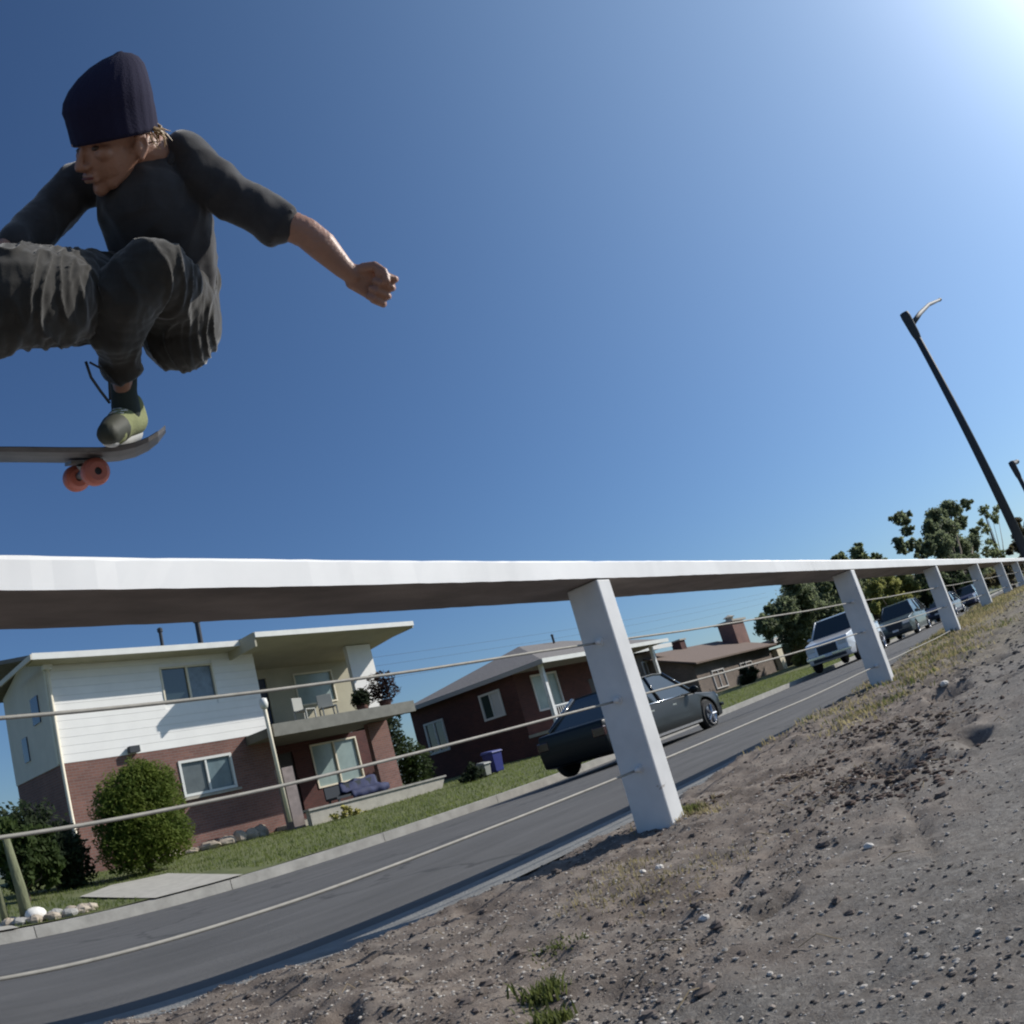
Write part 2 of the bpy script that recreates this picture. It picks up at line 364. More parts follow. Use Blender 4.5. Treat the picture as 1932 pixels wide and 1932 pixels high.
# ------------------------------------------------------------------ guard rail
def edge_noise(x, k): return 0.0022*noise.noise(Vector((x*1.7, k*7.3, 0)))+0.0018*noise.noise(Vector((x*13, k*5.1, 2)))
rail = thing('guard_rail', 'white painted roadside guard rail with three cables, running beneath the jumping skateboarder', 'guard rail', (2.8, 1.85, 0))
RX, RY = 2.8, 1.85
def loc(b):  # to the rail's own frame
    b.v = [(x-RX, y-RY, z) for x, y, z in b.v]; return b
b = MB(); xs = axis([(-9,-2.5,0.5),(-2.5,6,0.05),(6,70,1)]); prof = [(1.70,1.018),(1.70,1.088),(1.708,1.097),(1.992,1.097),(2.0,1.088),(2.0,1.018),(1.85,1.018)]
for i, x in enumerate(xs):
    for k, (y, z) in enumerate(prof): b.v.append((x, y+edge_noise(x, k), z+edge_noise(x, k+20)))
n = len(prof)
for i in range(len(xs)-1):
    for k in range(n): b.f.append((i*n+k, (i+1)*n+k, (i+1)*n+(k+1) % n, i*n+(k+1) % n))
b.f += [tuple(range(n)), tuple(range((len(xs)-1)*n, len(xs)*n))]
M_rail = mat('chipped_white_paint', (0.78,0.775,0.76), 0.6, var=0.07, vscale=2, detail=10)
def chips(m, scale, th, col):
    n = m.node_tree.nodes; l = m.node_tree.links; b = n['Principled BSDF']; src = b.inputs['Base Color'].links[0].from_socket
    tc = n.new('ShaderNodeTexCoord'); mp = n.new('ShaderNodeMapping'); mp.inputs['Scale'].default_value = (.6,1,1.4); l.new(tc.outputs['Object'], mp.inputs[0])
    t = n.new('ShaderNodeTexNoise'); t.inputs['Scale'].default_value = scale; t.inputs['Detail'].default_value = 10; t.inputs['Roughness'].default_value = .7; l.new(mp.outputs[0], t.inputs[0])
    mr = n.new('ShaderNodeMapRange'); mr.inputs[1].default_value = th; mr.inputs[2].default_value = th+.025; l.new(t.outputs[0], mr.inputs[0])
    mx = n.new('ShaderNodeMix'); mx.data_type = 'RGBA'; l.new(mr.outputs[0], mx.inputs[0]); l.new(src, mx.inputs[6]); mx.inputs[7].default_value = (*col, 1); l.new(mx.outputs[2], b.inputs['Base Color'])
chips(M_rail, 7, .66, (.42,.38,.34))
M_rust = mat('worn_grey_paint', (0.36,0.35,0.34), 0.7, var=0.25, vscale=4, bump=0.3, bscale=30, detail=8)
M_under = mat('shade_toned_underside', (0.23,0.20,0.185), 0.85, var=0.3, vscale=5, bump=0.2, bscale=40, stretch=(.4,1,1))  # shade under the rail put into a darker colour, below the chipped white edge
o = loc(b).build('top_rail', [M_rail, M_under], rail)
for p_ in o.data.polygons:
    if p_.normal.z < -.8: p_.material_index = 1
chips(MATS.get('white_post_paint') or mat('white_post_paint', (0.70,0.695,0.68), 0.6, var=0.10, vscale=4, detail=10), 9, .64, (.40,.37,.34))
CZ = (0.772, 0.528, 0.247)
M_post = mat('white_post_paint', (0.70,0.695,0.68), 0.6, var=0.10, vscale=4, detail=10)
PX = [2.76-3.67*1]+[2.76+3.67*i for i in range(16)]
for i, x in enumerate(PX):
    zb = dirt_z(x, 1.8, False)-0.1 if x > 18 or x < 0 else dirt_z(x, 1.72)-0.07
    b = MB(); t = 0.016
    # slight taper: the foot is a little broader
    b.hexa([(x-.004,1.703,zb),(x+.104,1.703,zb),(x+.104,1.875,zb),(x-.004,1.875,zb),(x,1.703,1.016),(x+.10,1.703,1.016),(x+.10,1.862,1.016),(x,1.862,1.016)])
    p = loc(b).build('post', M_post, rail, bevel=0.007)
    for cz in CZ:
        if cz < zb+0.12: continue
        b = MB().lathe([(0,-0.034),(0.006,-0.032),(0.011,-0.024),(0.012,-0.008),(0.019,-0.008),(0.019,0.004)], (x-RX, 1.795-RY-.02, cz), (1,0,0), 12)
        b.build('bolt', M_white, p, smooth=False)
for k, cz in enumerate(CZ):
    b = MB(); pts = []
    for x in axis([(-9,70,0.6)]):
        ph = ((x-2.8)/3.67) % 1
        pts.append((x-RX, 1.795-RY, cz-0.006*4*ph*(1-ph)+0.002*math.sin(x*3.1+k)))
    b.tube(pts, 0.0048, 7).build('cable', M_cable, rail, smooth=True)

# ------------------------------------------------------------------ two-storey house
def wall_boards(name, m, parent, x0, x1, y, z0, z1, step=0.2, face=-1, holes=()):
    """lapped siding on a wall facing -Y, each course a board with a real lip; holes: (xa,xb,za,zb)"""
    n = round((z1-z0)/step); me = []
    for i in range(n):
        a, c = z0+(z1-z0)*i/n, z0+(z1-z0)*(i+1)/n
        spans = [(x0, x1)]
        for xa, xb, za, zb in holes:
            if a < zb-0.02 and c > za+0.02:
                spans = [q for s_ in spans for q in ((s_[0], min(s_[1], xa)), (max(s_[0], xb), s_[1])) if q[1]-q[0] > 0.01]
        for sa, sb in spans:
            b = MB().hexa([(sa,y-.010,a),(sb,y-.010,a),(sb,y+.02,a),(sa,y+.02,a),(sa,y-.006,c-.004),(sb,y-.006,c-.004),(sb,y+.02,c-.004),(sa,y+.02,c-.004)])
            b.build(name, m, parent)
def window(parent, x0, x1, y, z0, z1, frame=M_trim, pane=M_glass, mull=(0.5,), t=0.07, name='window', recess=0.10, panes=None):
    """a wall opening's frame (a part) with its panes (sub-parts); faces -Y"""
    b = MB(); b.box(x0,x1,y-.035,y+recess,z0,z0+t).box(x0,x1,y-.035,y+recess,z1-t,z1).box(x0,x0+t,y-.033,y+recess,z0+t,z1-t).box(x1-t,x1,y-.033,y+recess,z0+t,z1-t)
    xs = [x0+t]+[x0+(x1-x0)*q for q in mull]+[x1-t]
    for q in xs[1:-1]: b.box(q-.03,q+.03,y-.02,y+recess,z0+t,z1-t)
    w_ = b.build(name, frame, parent)
    for i in range(len(xs)-1):
        mm = panes[i] if panes else pane
        MB().box(xs[i]+(.03 if i else 0),xs[i+1]-(.03 if i < len(xs)-2 else 0),y+.045,y+.06,z0+t,z1-t).build('pane', mm, w_)
    return w_
def wall_with_hole(name, m, parent, x0, x1, y0, y1, z0, z1, holes):
    """a solid wall (y0..y1 thick) with rectangular openings, as one mesh of butted blocks"""
    b = MB(); xs = sorted({x0, x1, *[h[0] for h in holes], *[h[1] for h in holes]})
    for a, c in zip(xs[:-1], xs[1:]):
        hs = sorted((h[2], h[3]) for h in holes if h[0] <= a+1e-6 and h[1] >= c-1e-6); z = z0
        for ha, hb_ in hs:
            if ha > z: b.box(a,c,y0,y1,z,ha)
            z = hb_
        if z < z1: b.box(a,c,y0,y1,z,z1)
    return b.build(name, m, parent)

H = thing('two_storey_house', 'two-storey house, white siding above red brick, with covered balcony at its right end', 'house', (0,0,0))
FY = 22.0
up_win = (11.2, 12.95, 4.33, 5.37); lo_win = (11.25, 13.0, 1.56, 2.6)
wall_with_hole('lower_wall', M_brick, H, 7.92, 14.45, FY, FY+0.2, -0.1, 3.0, [lo_win])
wall_with_hole('upper_wall', M_siding, H, 7.9, 14.45, FY+0.02, FY+0.2, 3.0, 5.72, [up_win])
wall_boards('siding_board', M_siding, H, 7.9, 14.45, FY, 3.003, 5.72, 0.227, holes=[up_win])
window(H, *up_win[:2], FY, *up_win[2:], frame=M_trim, t=0.05, panes=[M_glass, mat('net_curtain', (0.16,0.20,0.24), 0.2, var=0.2, vscale=4)])
window(H, *lo_win[:2], FY, *lo_win[2:], frame=mat('white_window_frame', (0.68,0.69,0.66), 0.5), t=0.075, panes=[mat('grey_blind', (0.10,0.115,0.12), 0.2, var=0.15, vscale=3), mat('blue_grey_blind', (0.13,0.18,0.20), 0.2, var=0.15, vscale=3)])
MB().box(11.15,13.1,FY-.08,FY-.002,1.47,1.545).build('sill', M_conc, H)
# gable end facing left, in shade
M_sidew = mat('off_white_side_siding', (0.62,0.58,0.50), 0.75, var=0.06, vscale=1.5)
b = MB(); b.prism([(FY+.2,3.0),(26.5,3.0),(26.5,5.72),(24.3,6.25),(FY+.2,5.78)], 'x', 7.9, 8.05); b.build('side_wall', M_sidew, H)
sbox('side_brick', M_brick, H, 7.93, 8.08, FY+.2, 26.5, -0.2, 3.0)
sbox('side_window', mat('shaded_side_glass', (0.05,0.06,0.09), 0.1), H, 7.86, 7.9, 23.1, 23.75, 4.35, 5.1)
sbox('side_window', MATS['shaded_side_glass'], H, 7.86, 7.9, 24.6, 25.1, 3.5, 4.2)
# corner board and downspout catching the sun
sbox('corner_board', M_trim, H, 7.80, 7.90, FY-.05, FY+.12, 3.0, 5.72)
MB().tube([(7.86,FY-.11,5.6),(7.86,FY-.09,5.3),(7.87,FY-.09,0.9),(7.84,FY-.25,0.75)], 0.055, 8).build('downspout', M_trim, H, smooth=True)
MB().box(7.72,7.98,FY-.2,FY-.02,5.52,5.68).build('gutter_outlet', M_fascia, H)
# rear body, so the house has depth
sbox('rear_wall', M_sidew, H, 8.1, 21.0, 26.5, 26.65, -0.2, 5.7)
# roof over the left half: low pitch, boxed eave
b = MB(); b.prism([(21.28,5.70),(21.28,5.80),(24.3,6.42),(27.2,5.86),(27.2,5.76),(24.3,6.30)], 'x', 7.25, 13.62); rf = b.build('roof', M_roof, H)
sbox('fascia', M_fascia, H, 7.25, 13.62, 21.22, 21.28, 5.66, 5.83)
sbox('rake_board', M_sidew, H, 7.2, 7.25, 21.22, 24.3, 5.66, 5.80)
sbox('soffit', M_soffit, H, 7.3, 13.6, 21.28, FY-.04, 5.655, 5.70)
for x, y, r, h in ((11.75,22.6,.055,.75),(12.95,22.4,.085,.95)):
    MB().lathe([(r,0),(r,h-.14),(r*1.5,h-.14),(r*1.6,h-.04),(r*.6,h),(0,h)], (x,y,6.0), n=12).build('vent_pipe', M_blackm, H, smooth=False)
b = MB().box(9.8,10.1,FY-.22,FY-.03,3.02,3.2); b.build('wall_lamp', M_blackm, H)
# balcony wing: roof slab, deck, recessed walls
b = MB(); b.hexa([(13.66,20.4,5.72),(20.15,20.4,5.72),(20.15,26.4,5.62),(13.66,26.4,5.62),(13.66,20.4,5.80),(20.15,20.4,5.80),(20.15,26.4,6.35),(13.66,26.4,6.35)]); b.build('wing_roof', M_roof, H)
sbox('wing_fascia', M_fascia, H, 13.60, 20.2, 20.34, 20.4, 5.67, 5.83)
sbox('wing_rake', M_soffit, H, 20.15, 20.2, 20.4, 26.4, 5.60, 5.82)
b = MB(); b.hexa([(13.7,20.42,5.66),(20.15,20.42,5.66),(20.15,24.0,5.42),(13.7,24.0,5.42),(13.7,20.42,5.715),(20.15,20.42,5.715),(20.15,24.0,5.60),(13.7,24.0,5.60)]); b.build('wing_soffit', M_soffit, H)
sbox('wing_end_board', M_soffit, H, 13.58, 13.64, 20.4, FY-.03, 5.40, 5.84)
M_deck = mat('weathered_deck', (0.13,0.125,0.10), 0.9, var=0.2, vscale=4)
sbox('balcony_deck', M_deck, H, 13.6, 19.2, 20.4, 24.0, 2.72, 2.98)
sbox('balcony_edge', mat('grey_deck_edge', (0.19,0.185,0.16), 0.85, var=0.15, vscale=4), H, 13.55, 19.25, 20.32, 20.398, 2.66, 3.03)
bdoor = (15.0, 15.85, 3.0, 5.1); bwin = (17.25, 19.0, 3.95, 5.15); pdoor = (15.75, 16.55, 0.3, 2.45); pwin = (17.3, 19.4, 1.0, 2.55)
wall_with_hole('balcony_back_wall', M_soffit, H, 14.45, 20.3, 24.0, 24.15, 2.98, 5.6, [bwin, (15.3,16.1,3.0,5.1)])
d_ = sbox('balcony_door', mat('dark_blue_door', (0.015,0.02,0.045), 0.5), H, 15.3, 16.1, 24.06, 24.1, 3.0, 5.1)
MB().ell((15.4,24.03,4.0), .035).build('handle', M_chrome, d_)
window(H, *bwin[:2], 24.0, *bwin[2:], pane=M_curtain, mull=(), t=0.06)
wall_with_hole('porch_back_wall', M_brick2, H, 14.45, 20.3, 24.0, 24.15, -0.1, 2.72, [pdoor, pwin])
d_ = sbox('front_door', mat('dark_brown_door', (0.03,0.022,0.02), 0.5), H, 15.75, 16.55, 24.06, 24.1, 0.1, 2.45)
MB().ell((15.85,24.03,1.3), .035).build('handle', M_chrome, d_)
window(H, *pwin[:2], 24.0, *pwin[2:], pane=M_curtain, mull=(0.5,), t=0.06)
sbox('wing_side_wall', M_siding, H, 14.45, 14.6, FY+.2, 24.0, 2.99, 5.5)
sbox('wing_side_brick', M_brick, H, 14.45, 14.6, FY+.2, 24.0, -0.1, 2.72)
# end pillar: brick fin below, cream siding above
sbox('brick_fin', M_brick, H, 18.35, 19.25, 21.9, 22.1, -0.1, 2.7)
sbox('siding_fin', M_siding, H, 18.3, 19.4, 22.0, 22.18, 3.0, 5.53)
sbox('brick_pier', mat('greyish_brick', (0.24,0.20,0.19), 0.9, var=0.2, vscale=5), H, 13.62, 14.0, 20.45, 20.85, -0.1, 1.75)
b = MB().tube([(13.42,20.35,3.7),(13.42,20.35,2.6),(13.44,20.35,0.2)], 0.06, 8); p = b.build('porch_pole', M_trim, H, smooth=True)
MB().lathe([(0,.0),(.10,.02),(.13,.14),(.11,.30),(0,.34)], (13.42,20.35,3.5), n=12).build('pole_cap', M_fascia, p, smooth=True)
sbox('porch_floor', M_conc, H, 14.0, 20.0, 20.9, 24.0, -0.1, 0.12)

def chair(x, y, z, yaw, label, group, m):
    t = thing('patio_chair', label, 'chair', (x,y,z), group); t.rotation_euler[2] = yaw
    sbox('seat', m, t, -.25,.25,-.25,.25,.40,.44, .008); sbox('backrest', m, t, -.25,.25,.21,.25,.46,.88, .008)
    for sx in (-1, 1):
        for sy in (-1, 1): sbox('leg', m, t, sx*.23-.02,sx*.23+.02,sy*.22-.02,sy*.22+.02,0,.40)
    return t
M_wm = mat('white_metal_furniture', (0.33,0.33,0.30), 0.6)
chair(15.4, 21.2, 2.98, 0.3, 'pale patio chair on the balcony nearest its left end', 'balcony chairs', M_wm)
chair(16.4, 21.3, 2.98, -0.4, 'pale patio chair on the balcony right of another chair', 'balcony chairs', M_wm)
t = thing('patio_bench', 'long dark porch bench under a blue cover, behind the low cream wall', 'bench', (16.9,21.4,0.12))
sbox('seat', M_blackm, t, -1.1,1.1,-.3,.3,.36,.44); sbox('backrest', M_blackm, t, -1.1,1.1,.26,.32,.44,.8)
for sx in (-1, 1):
    for sy in (-1, 1): sbox('leg', M_blackm, t, sx*1.0-.03,sx*1.0+.03,sy*.25-.03,sy*.25+.03,0,.36)
M_bluec = mat('blue_fabric', (0.022,0.030,0.085), 0.8, var=0.25, vscale=5, bump=0.4, bscale=8)
b = MB(); n_ = 16
for i in range(n_+1):
    for j in range(5):
        x = -.5+1.55*i/n_; prof_ = [(-.36,.26),(-.33,.50),(0,.52),(.24,.56),(.27,.86)][j]
        b.v.append((x, prof_[0]+.02*math.sin(i*1.3+j), prof_[1]+.03*math.sin(i*.9+j*2)))
b.f = [(i*5+j,(i+1)*5+j,(i+1)*5+j+1,i*5+j+1) for i in range(n_) for j in range(4)]
o = b.build('bench_cover', M_bluec, None, smooth=True); o.location = (16.9,21.4,0.12); md = o.modifiers.new('s','SOLIDIFY'); md.thickness = .02
tag(o, 'crumpled blue cover lying over the porch bench', 'cover')
# low retaining wall in front of the porch
t = thing('garden_wall', 'low cream concrete garden wall with pale cap between lawn and porch', 'wall', (16.6,20,0))
b = MB(); b.hexa([(-2.75,-.1,-.5),(2.25,-.1,-.5),(2.25,.1,-.5),(-2.75,.1,-.5),(-2.75,-.1,.36),(2.75,-.1,.27),(2.75,.1,.27),(-2.75,.1,.36)]); b.build('wall_body', M_conc, t)
b = MB(); b.hexa([(-2.8,-.15,.362),(2.8,-.15,.272),(2.8,.15,.272),(-2.8,.15,.362),(-2.8,-.15,.42),(2.8,-.15,.33),(2.8,.15,.33),(-2.8,.15,.42)]); b.build('cap', M_kerb, t)
# planted pots at the right end of the balcony
def leafball(name, m, c, r, n, size, parent=None, seed=1, **props):
    rnd = random.Random(seed); b = MB()
    for i in range(n):
        v = Vector((rnd.gauss(0,1), rnd.gauss(0,1), rnd.gauss(0,1))).normalized()
        q = rnd.random()**0.45; f = 1+0.28*noise.noise(v*2.2+Vector((seed,0,0)))
        p = Vector(c)+Vector((v.x*r[0], v.y*r[1], v.z*r[2]))*q*f
        a = Vector((rnd.uniform(-1,1), rnd.uniform(-1,1), rnd.uniform(-1,1))).normalized(); d = a.orthogonal().normalized()*size*rnd.uniform(.5,1.1); a = a*size*rnd.uniform(.6,1.3)
        k = len(b.v); b.v += [tuple(p-a), tuple(p+d*.5), tuple(p+a), tuple(p-d*.5)]; b.f.append((k,k+1,k+2,k+3))
    return b.build(name, m, parent, **props)
def leaf_mat(name, c1, c2):
    if name in MATS: return MATS[name]
    m = mat(name, c1, 0.7, col2=c2, vscale=1.6, spec=0.3); n = m.node_tree.nodes; l = m.node_tree.links
    b = n['Principled BSDF']; src = b.inputs['Base Color'].links[0].from_socket; tr = n.new('ShaderNodeBsdfTranslucent'); l.new(src, tr.inputs[0])
    mx = n.new('ShaderNodeMixShader'); mx.inputs[0].default_value = 0.6; l.new(b.outputs[0], mx.inputs[1]); l.new(tr.outputs[0], mx.inputs[2])
    l.new(mx.outputs[0], n['Material Output'].inputs[0]); return m
M_lf1 = leaf_mat('olive_leaves', (0.035,0.060,0.018), (0.085,0.125,0.030))
M_lf2 = leaf_mat('dark_leaves', (0.028,0.045,0.022), (0.06,0.085,0.035))
M_lf3 = leaf_mat('bright_leaves', (0.075,0.11,0.025), (0.15,0.19,0.05))
M_lfr = leaf_mat('dusky_red_leaves', (0.045,0.022,0.022), (0.075,0.05,0.04))
for (x, z, r, mm, lab) in ((18.5,3.6,.55,M_lfr,'dark reddish potted shrub at the right end of the balcony'),(17.5,3.35,.32,M_lf2,'small dark potted plant on the balcony left of the reddish shrub')):
    t = thing('potted_plant', lab, 'plant', (x,20.9,2.98), 'potted plants on the balcony')
    MB().lathe([(0,0),(.16,0),(.22,.3),(.2,.3),(0,.26)], (0,0,0)).build('pot', mat('clay_pot', (0.16,0.07,0.05), 0.8), t, smooth=True)
    leafball('foliage', mm, (0,0,z-2.98+.1), (r*1.15,r,r*1.05), 900, .09, t, seed=int(x*3))
t = thing('garden_tree', 'dark slender tree growing in the gap between the two nearest houses', 'tree', (23.0,27,0.0))
MB().tube([(0,0,-.2),(.1,0,1.5),(0,.1,3)], [.12,.09,.04]).build('trunk', M_wood, t)
leafball('crown', M_lf2, (0,0,2.7), (1.2,1.2,1.6), 3000, .16, t, seed=5)
t = thing('garden_bush', 'olive green bush between the red brick fin and the dark brick house', 'bush', (20.9,23,-.05))
MB().tube([(0,0,-.1),(.05,0,.8)], [.06,.03]).build('stem', M_wood, t)
leafball('foliage', M_lf1, (0,0,.95), (.75,.8,1.1), 2600, .10, t, seed=8)

# ------------------------------------------------------------------ dark brick house with hip roof
H2 = thing('brick_house', 'dark red brick house with hipped grey roof and white porch column', 'house', (0,0,0))
SX, Y0, Y1, XE, ZE = 26.3, 20.0, 28.2, 36.0, 3.62
b = MB(); wn1 = (22.5, 23.75, 2.0, 3.15); wn2 = (26.2, 27.5, 1.3, 2.75)
ys = sorted({Y0+1.6, Y1, wn1[0], wn1[1], wn2[0], wn2[1]})
for a, c in zip(ys[:-1], ys[1:]):
    h = next((q for q in (wn1, wn2) if q[0] <= a+1e-6 and q[1] >= c-1e-6), None)
    if h: b.box(SX,SX+.2,a,c,-.6,h[2]).box(SX,SX+.2,a,c,h[3],ZE-.02)
    else: b.box(SX,SX+.2,a,c,-.6,ZE-.02)
b.build('side_wall', M_brick2, H2)
M_w2 = mat('faded_white_frame', (0.62,0.60,0.58), 0.6)
for (ya, yb, za, zb), lit in ((wn1, 1), (wn2, 0)):
    b = MB(); t_ = .09
    b.box(SX-.05,SX+.1,ya,yb,za,za+t_).box(SX-.05,SX+.1,ya,yb,zb-t_,zb).box(SX-.048,SX+.1,ya,ya+t_,za+t_,zb-t_).box(SX-.048,SX+.1,yb-t_,yb,za+t_,zb-t_).box(SX-.03,SX+.1,(ya+yb)/2-.04,(ya+yb)/2+.04,za+t_,zb-t_)
    w_ = b.build('window', M_w2, H2); ym = (ya+yb)/2
    MB().box(SX+.02,SX+.04,ya+t_,ym-.04,za+t_,zb-t_).build('pane', mat('closed_white_blind', (0.55,0.53,0.52), 0.5) if lit else M_glass, w_)
    MB().box(SX+.02,SX+.04,ym+.04,yb-t_,za+t_,zb-t_).build('pane', M_glass, w_)
wall_with_hole('front_wall', M_brick2, H2, SX+.2, XE, Y0+1.6, Y0+1.8, -.6, ZE-.02, [(27.4,29.3,1.75,3.35),(31.6,32.6,.6,2.7)])
window(H2, 27.4, 29.3, Y0+1.6, 1.75, 3.35, frame=M_w2, pane=M_curtain, mull=(0.62,), t=.08)
sbox('front_door', MATS['dark_brown_door'], H2, 31.6,32.6,Y0+1.66,Y0+1.7,.6,2.7)
sbox('far_wall', M_brick2, H2, XE-.2, XE, Y0+1.8, Y1, -.6, ZE-.02)
sbox('porch_base', M_brick2, H2, SX, XE, Y0+.05, Y0+1.598, -.6, .78)
sbox('porch_slab', M_conc, H2, SX-.05, XE, Y0, Y0+1.6, .78, .9)
for x in (SX+.05, 31.0, 35.5): sbox('column', M_white, H2, x, x+.16, Y0+.05, Y0+.21, .9, ZE-.1)
b = MB().box(SX+.21,31,Y0+.09,Y0+.15,1.72,1.78); b.box(SX+.21,31,Y0+.09,Y0+.15,1.02,1.06)
rg = b.build('porch_railing', M_white, H2)
for i in range(30): MB().box(SX+.3+i*.155,SX+.33+i*.155,Y0+.105,Y0+.135,1.06,1.72).build('baluster', M_white, rg)
zr = 5.15; e = .45
ev = [(SX-e,Y0-e,ZE),(XE+e,Y0-e,ZE),(XE+e,Y1+e,ZE),(SX-e,Y1+e,ZE)]; rd = [(30.4,24.1,zr),(34,24.1,zr)]
b = MB(); b.v = ev+rd+[(x,y,z-.1) for x,y,z in ev]
b.f = [(0,1,5,4),(1,2,5),(2,3,4,5),(3,0,4),(6,7,1,0),(7,8,2,1),(8,9,3,2),(9,6,0,3),(9,8,7,6)]
b.build('roof', M_roof, H2)
sbox('fascia', M_fascia, H2, SX-e-.03,XE+e,Y0-e-.05,Y0-e-.003,ZE-.14,ZE+.04)
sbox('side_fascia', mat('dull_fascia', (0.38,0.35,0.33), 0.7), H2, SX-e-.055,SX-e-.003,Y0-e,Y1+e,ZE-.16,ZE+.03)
MB().lathe([(.06,0),(.06,.4),(.1,.4),(0,.48)], (32.6,23.6,5.0), n=8).build('vent_pipe', M_blackm, H2)
for x, y, mm, lab, nm in ((20.9,19,M_blue,'blue wheeled bin standing left of the grey-lidded bin by the dark brick house','wheelie_bin'),(19.95,18.6,mat('grey_plastic', (0.3,0.3,0.27), 0.5),'small grey bin standing left of the blue wheeled bin','wheelie_bin')):
    hh = .70 if mm is M_blue else .42; ww = .25 if mm is M_blue else .16
    t = thing(nm, lab.replace('grey-lidded bin by','garden wall near'), 'bin', (x,y,lawn_z(x,y)), 'bins by the houses')
    b = MB(); b.hexa([(-ww*.8,-ww*.8,.05),(ww*.8,-ww*.8,.05),(ww*.8,ww*.8,.05),(-ww*.8,ww*.8,.05),(-ww,-ww,hh),(ww,-ww,hh),(ww,ww,hh),(-ww,ww,hh)]); b.build('body', mm, t, bevel=.02)
    b = MB(); b.hexa([(-ww-.03,-ww-.05,hh),(ww+.03,-ww-.05,hh),(ww+.03,ww+.03,hh),(-ww-.03,ww+.03,hh),(-ww,-ww,hh+.05),(ww,-ww,hh+.05),(ww,ww,hh+.09),(-ww,ww,hh+.09)]); b.build('lid', mat('pale_bin_lid', (0.08,0.09,0.25), 0.5) if mm is M_blue else mm, t, bevel=.01)
    for sx in (-1,1): MB().lathe([(0,-.03),(.09,-.03),(.09,.03),(0,.03)], (sx*ww*.9,ww*.75,.09), (1,0,0), 12).build('wheel', M_dark, t)

# ------------------------------------------------------------------ brown roofed bungalows farther along
H3 = thing('bungalow', 'low brown bungalow with big brick chimney behind the dark parked cars', 'house', (0,0,0))
def gable_house(t, x0, x1, y0, y1, zb, ze, zr, wall, roof, over=.5):
    sbox('wall', wall, t, x0,x1,y0,y0+.2,zb,ze); sbox('wall', wall, t, x0,x0+.2,y0+.2,y1,zb,ze); sbox('wall', wall, t, x1-.2,x1,y0+.2,y1,zb,ze)
    ym = (y0+y1)/2
    b = MB().prism([(y0-over,ze-.05),(y0-over,ze+.05),(ym,zr+.05),(y1+over,ze+.05),(y1+over,ze-.05),(ym,zr-.05)], 'x', x0-over, x1+over); b.build('roof', roof, t)
    for x in (x0+.001, x1-.18): MB().prism([(y0,ze),(y1,ze),(ym,zr-.05)], 'x', x, x+.17).build('gable', wall, t)
gable_house(H3, 45.0, 57.5, 23.0, 31.0, -.6, 2.35, 3.95, M_brick3, M_roofb)
window(H3, 47.0, 48.8, 22.96, .5, 1.7, frame=M_w2, t=.07); window(H3, 51.5, 53.5, 22.96, .5, 1.7, frame=M_w2, t=.07)
c_ = sbox('chimney', M_brick, H3, 56.7,58.9,24.8,26.0,2.2,4.95); sbox('chimney_cap', M_conc, c_, 56.5,59.1,24.6,26.2,4.95,5.1)
MB().lathe([(.3,0),(.3,.25),(.5,.3),(0,.5)], (57.9,25.4,5.1), n=10).build('chimney_cowl', M_conc, c_)
c_ = sbox('chimney', M_brick2, H3, 51.2,52.0,26.6,27.3,3.0,4.5); sbox('chimney_cap', M_conc, c_, 51.1,52.1,26.5,27.4,4.5,4.6)
H5 = thing('flat_roofed_house', 'flat-roofed brick house with white fascia, between dark brick house and brown bungalow', 'house', (0,0,0))
sbox('wall', M_brick3, H5, 40.5,46.3,26.0,26.2,-.6,4.0); sbox('wall', M_brick3, H5, 46.1,46.3,26.2,32,-.6,4.0); sbox('wall', M_brick3, H5, 40.5,40.7,26.2,32,-.6,4.0)
sbox('roof', M_roof, H5, 39.8,47.2,25.2,33,4.13,4.25); sbox('fascia', M_fascia, H5, 39.75,47.25,25.14,25.2,4.0,4.27)
window(H5, 41.3,43.2,25.98,2.1,3.5, frame=M_w2, pane=M_curtain, t=.08); window(H5, 44.2,45.3,25.98,2.1,3.5, frame=M_w2, pane=M_curtain, t=.08)
H4 = thing('porch_bungalow', 'small bungalow with cream porch columns, left of the white pickup', 'house', (0,0,0))
sbox('wall', M_brick3, H4, 58.6,70.0,26.0,26.2,-.6,2.3); sbox('wall', M_soffit, H4, 70,70.2,24.0,30,-.6,2.3)
sbox('roof', mat('pale_flat_roof', (0.33,0.32,0.27), 0.9), H4, 57.9,71.4,22.6,31,2.62,2.8)
sbox('fascia', M_fascia, H4, 57.85,71.45,22.54,22.6,2.45,2.84)
for x, z1 in ((58.6,2.0),(68.2,2.45)):
    b = MB(); b.hexa([(x+.25,22.9,-.5),(x+.9,22.9,-.5),(x+.9,23.3,-.5),(x+.25,23.3,-.5),(x,22.9,z1),(x+1.1,22.9,z1),(x+1.1,23.3,z1),(x,23.3,z1)]); b.build('column', M_trim, H4)
sbox('porch_panel', M_white, H4, 62.5,65.5,23.2,23.3,-.3,.75); sbox('porch_panel', M_white, H4, 66.0,68.0,23.2,23.3,-.3,1.2)
window(H4, 60.5,62.2,25.97,.6,1.9, frame=M_w2, t=.1); window(H4, 64.5,66.5,25.97,.6,1.9, frame=M_w2, t=.1)

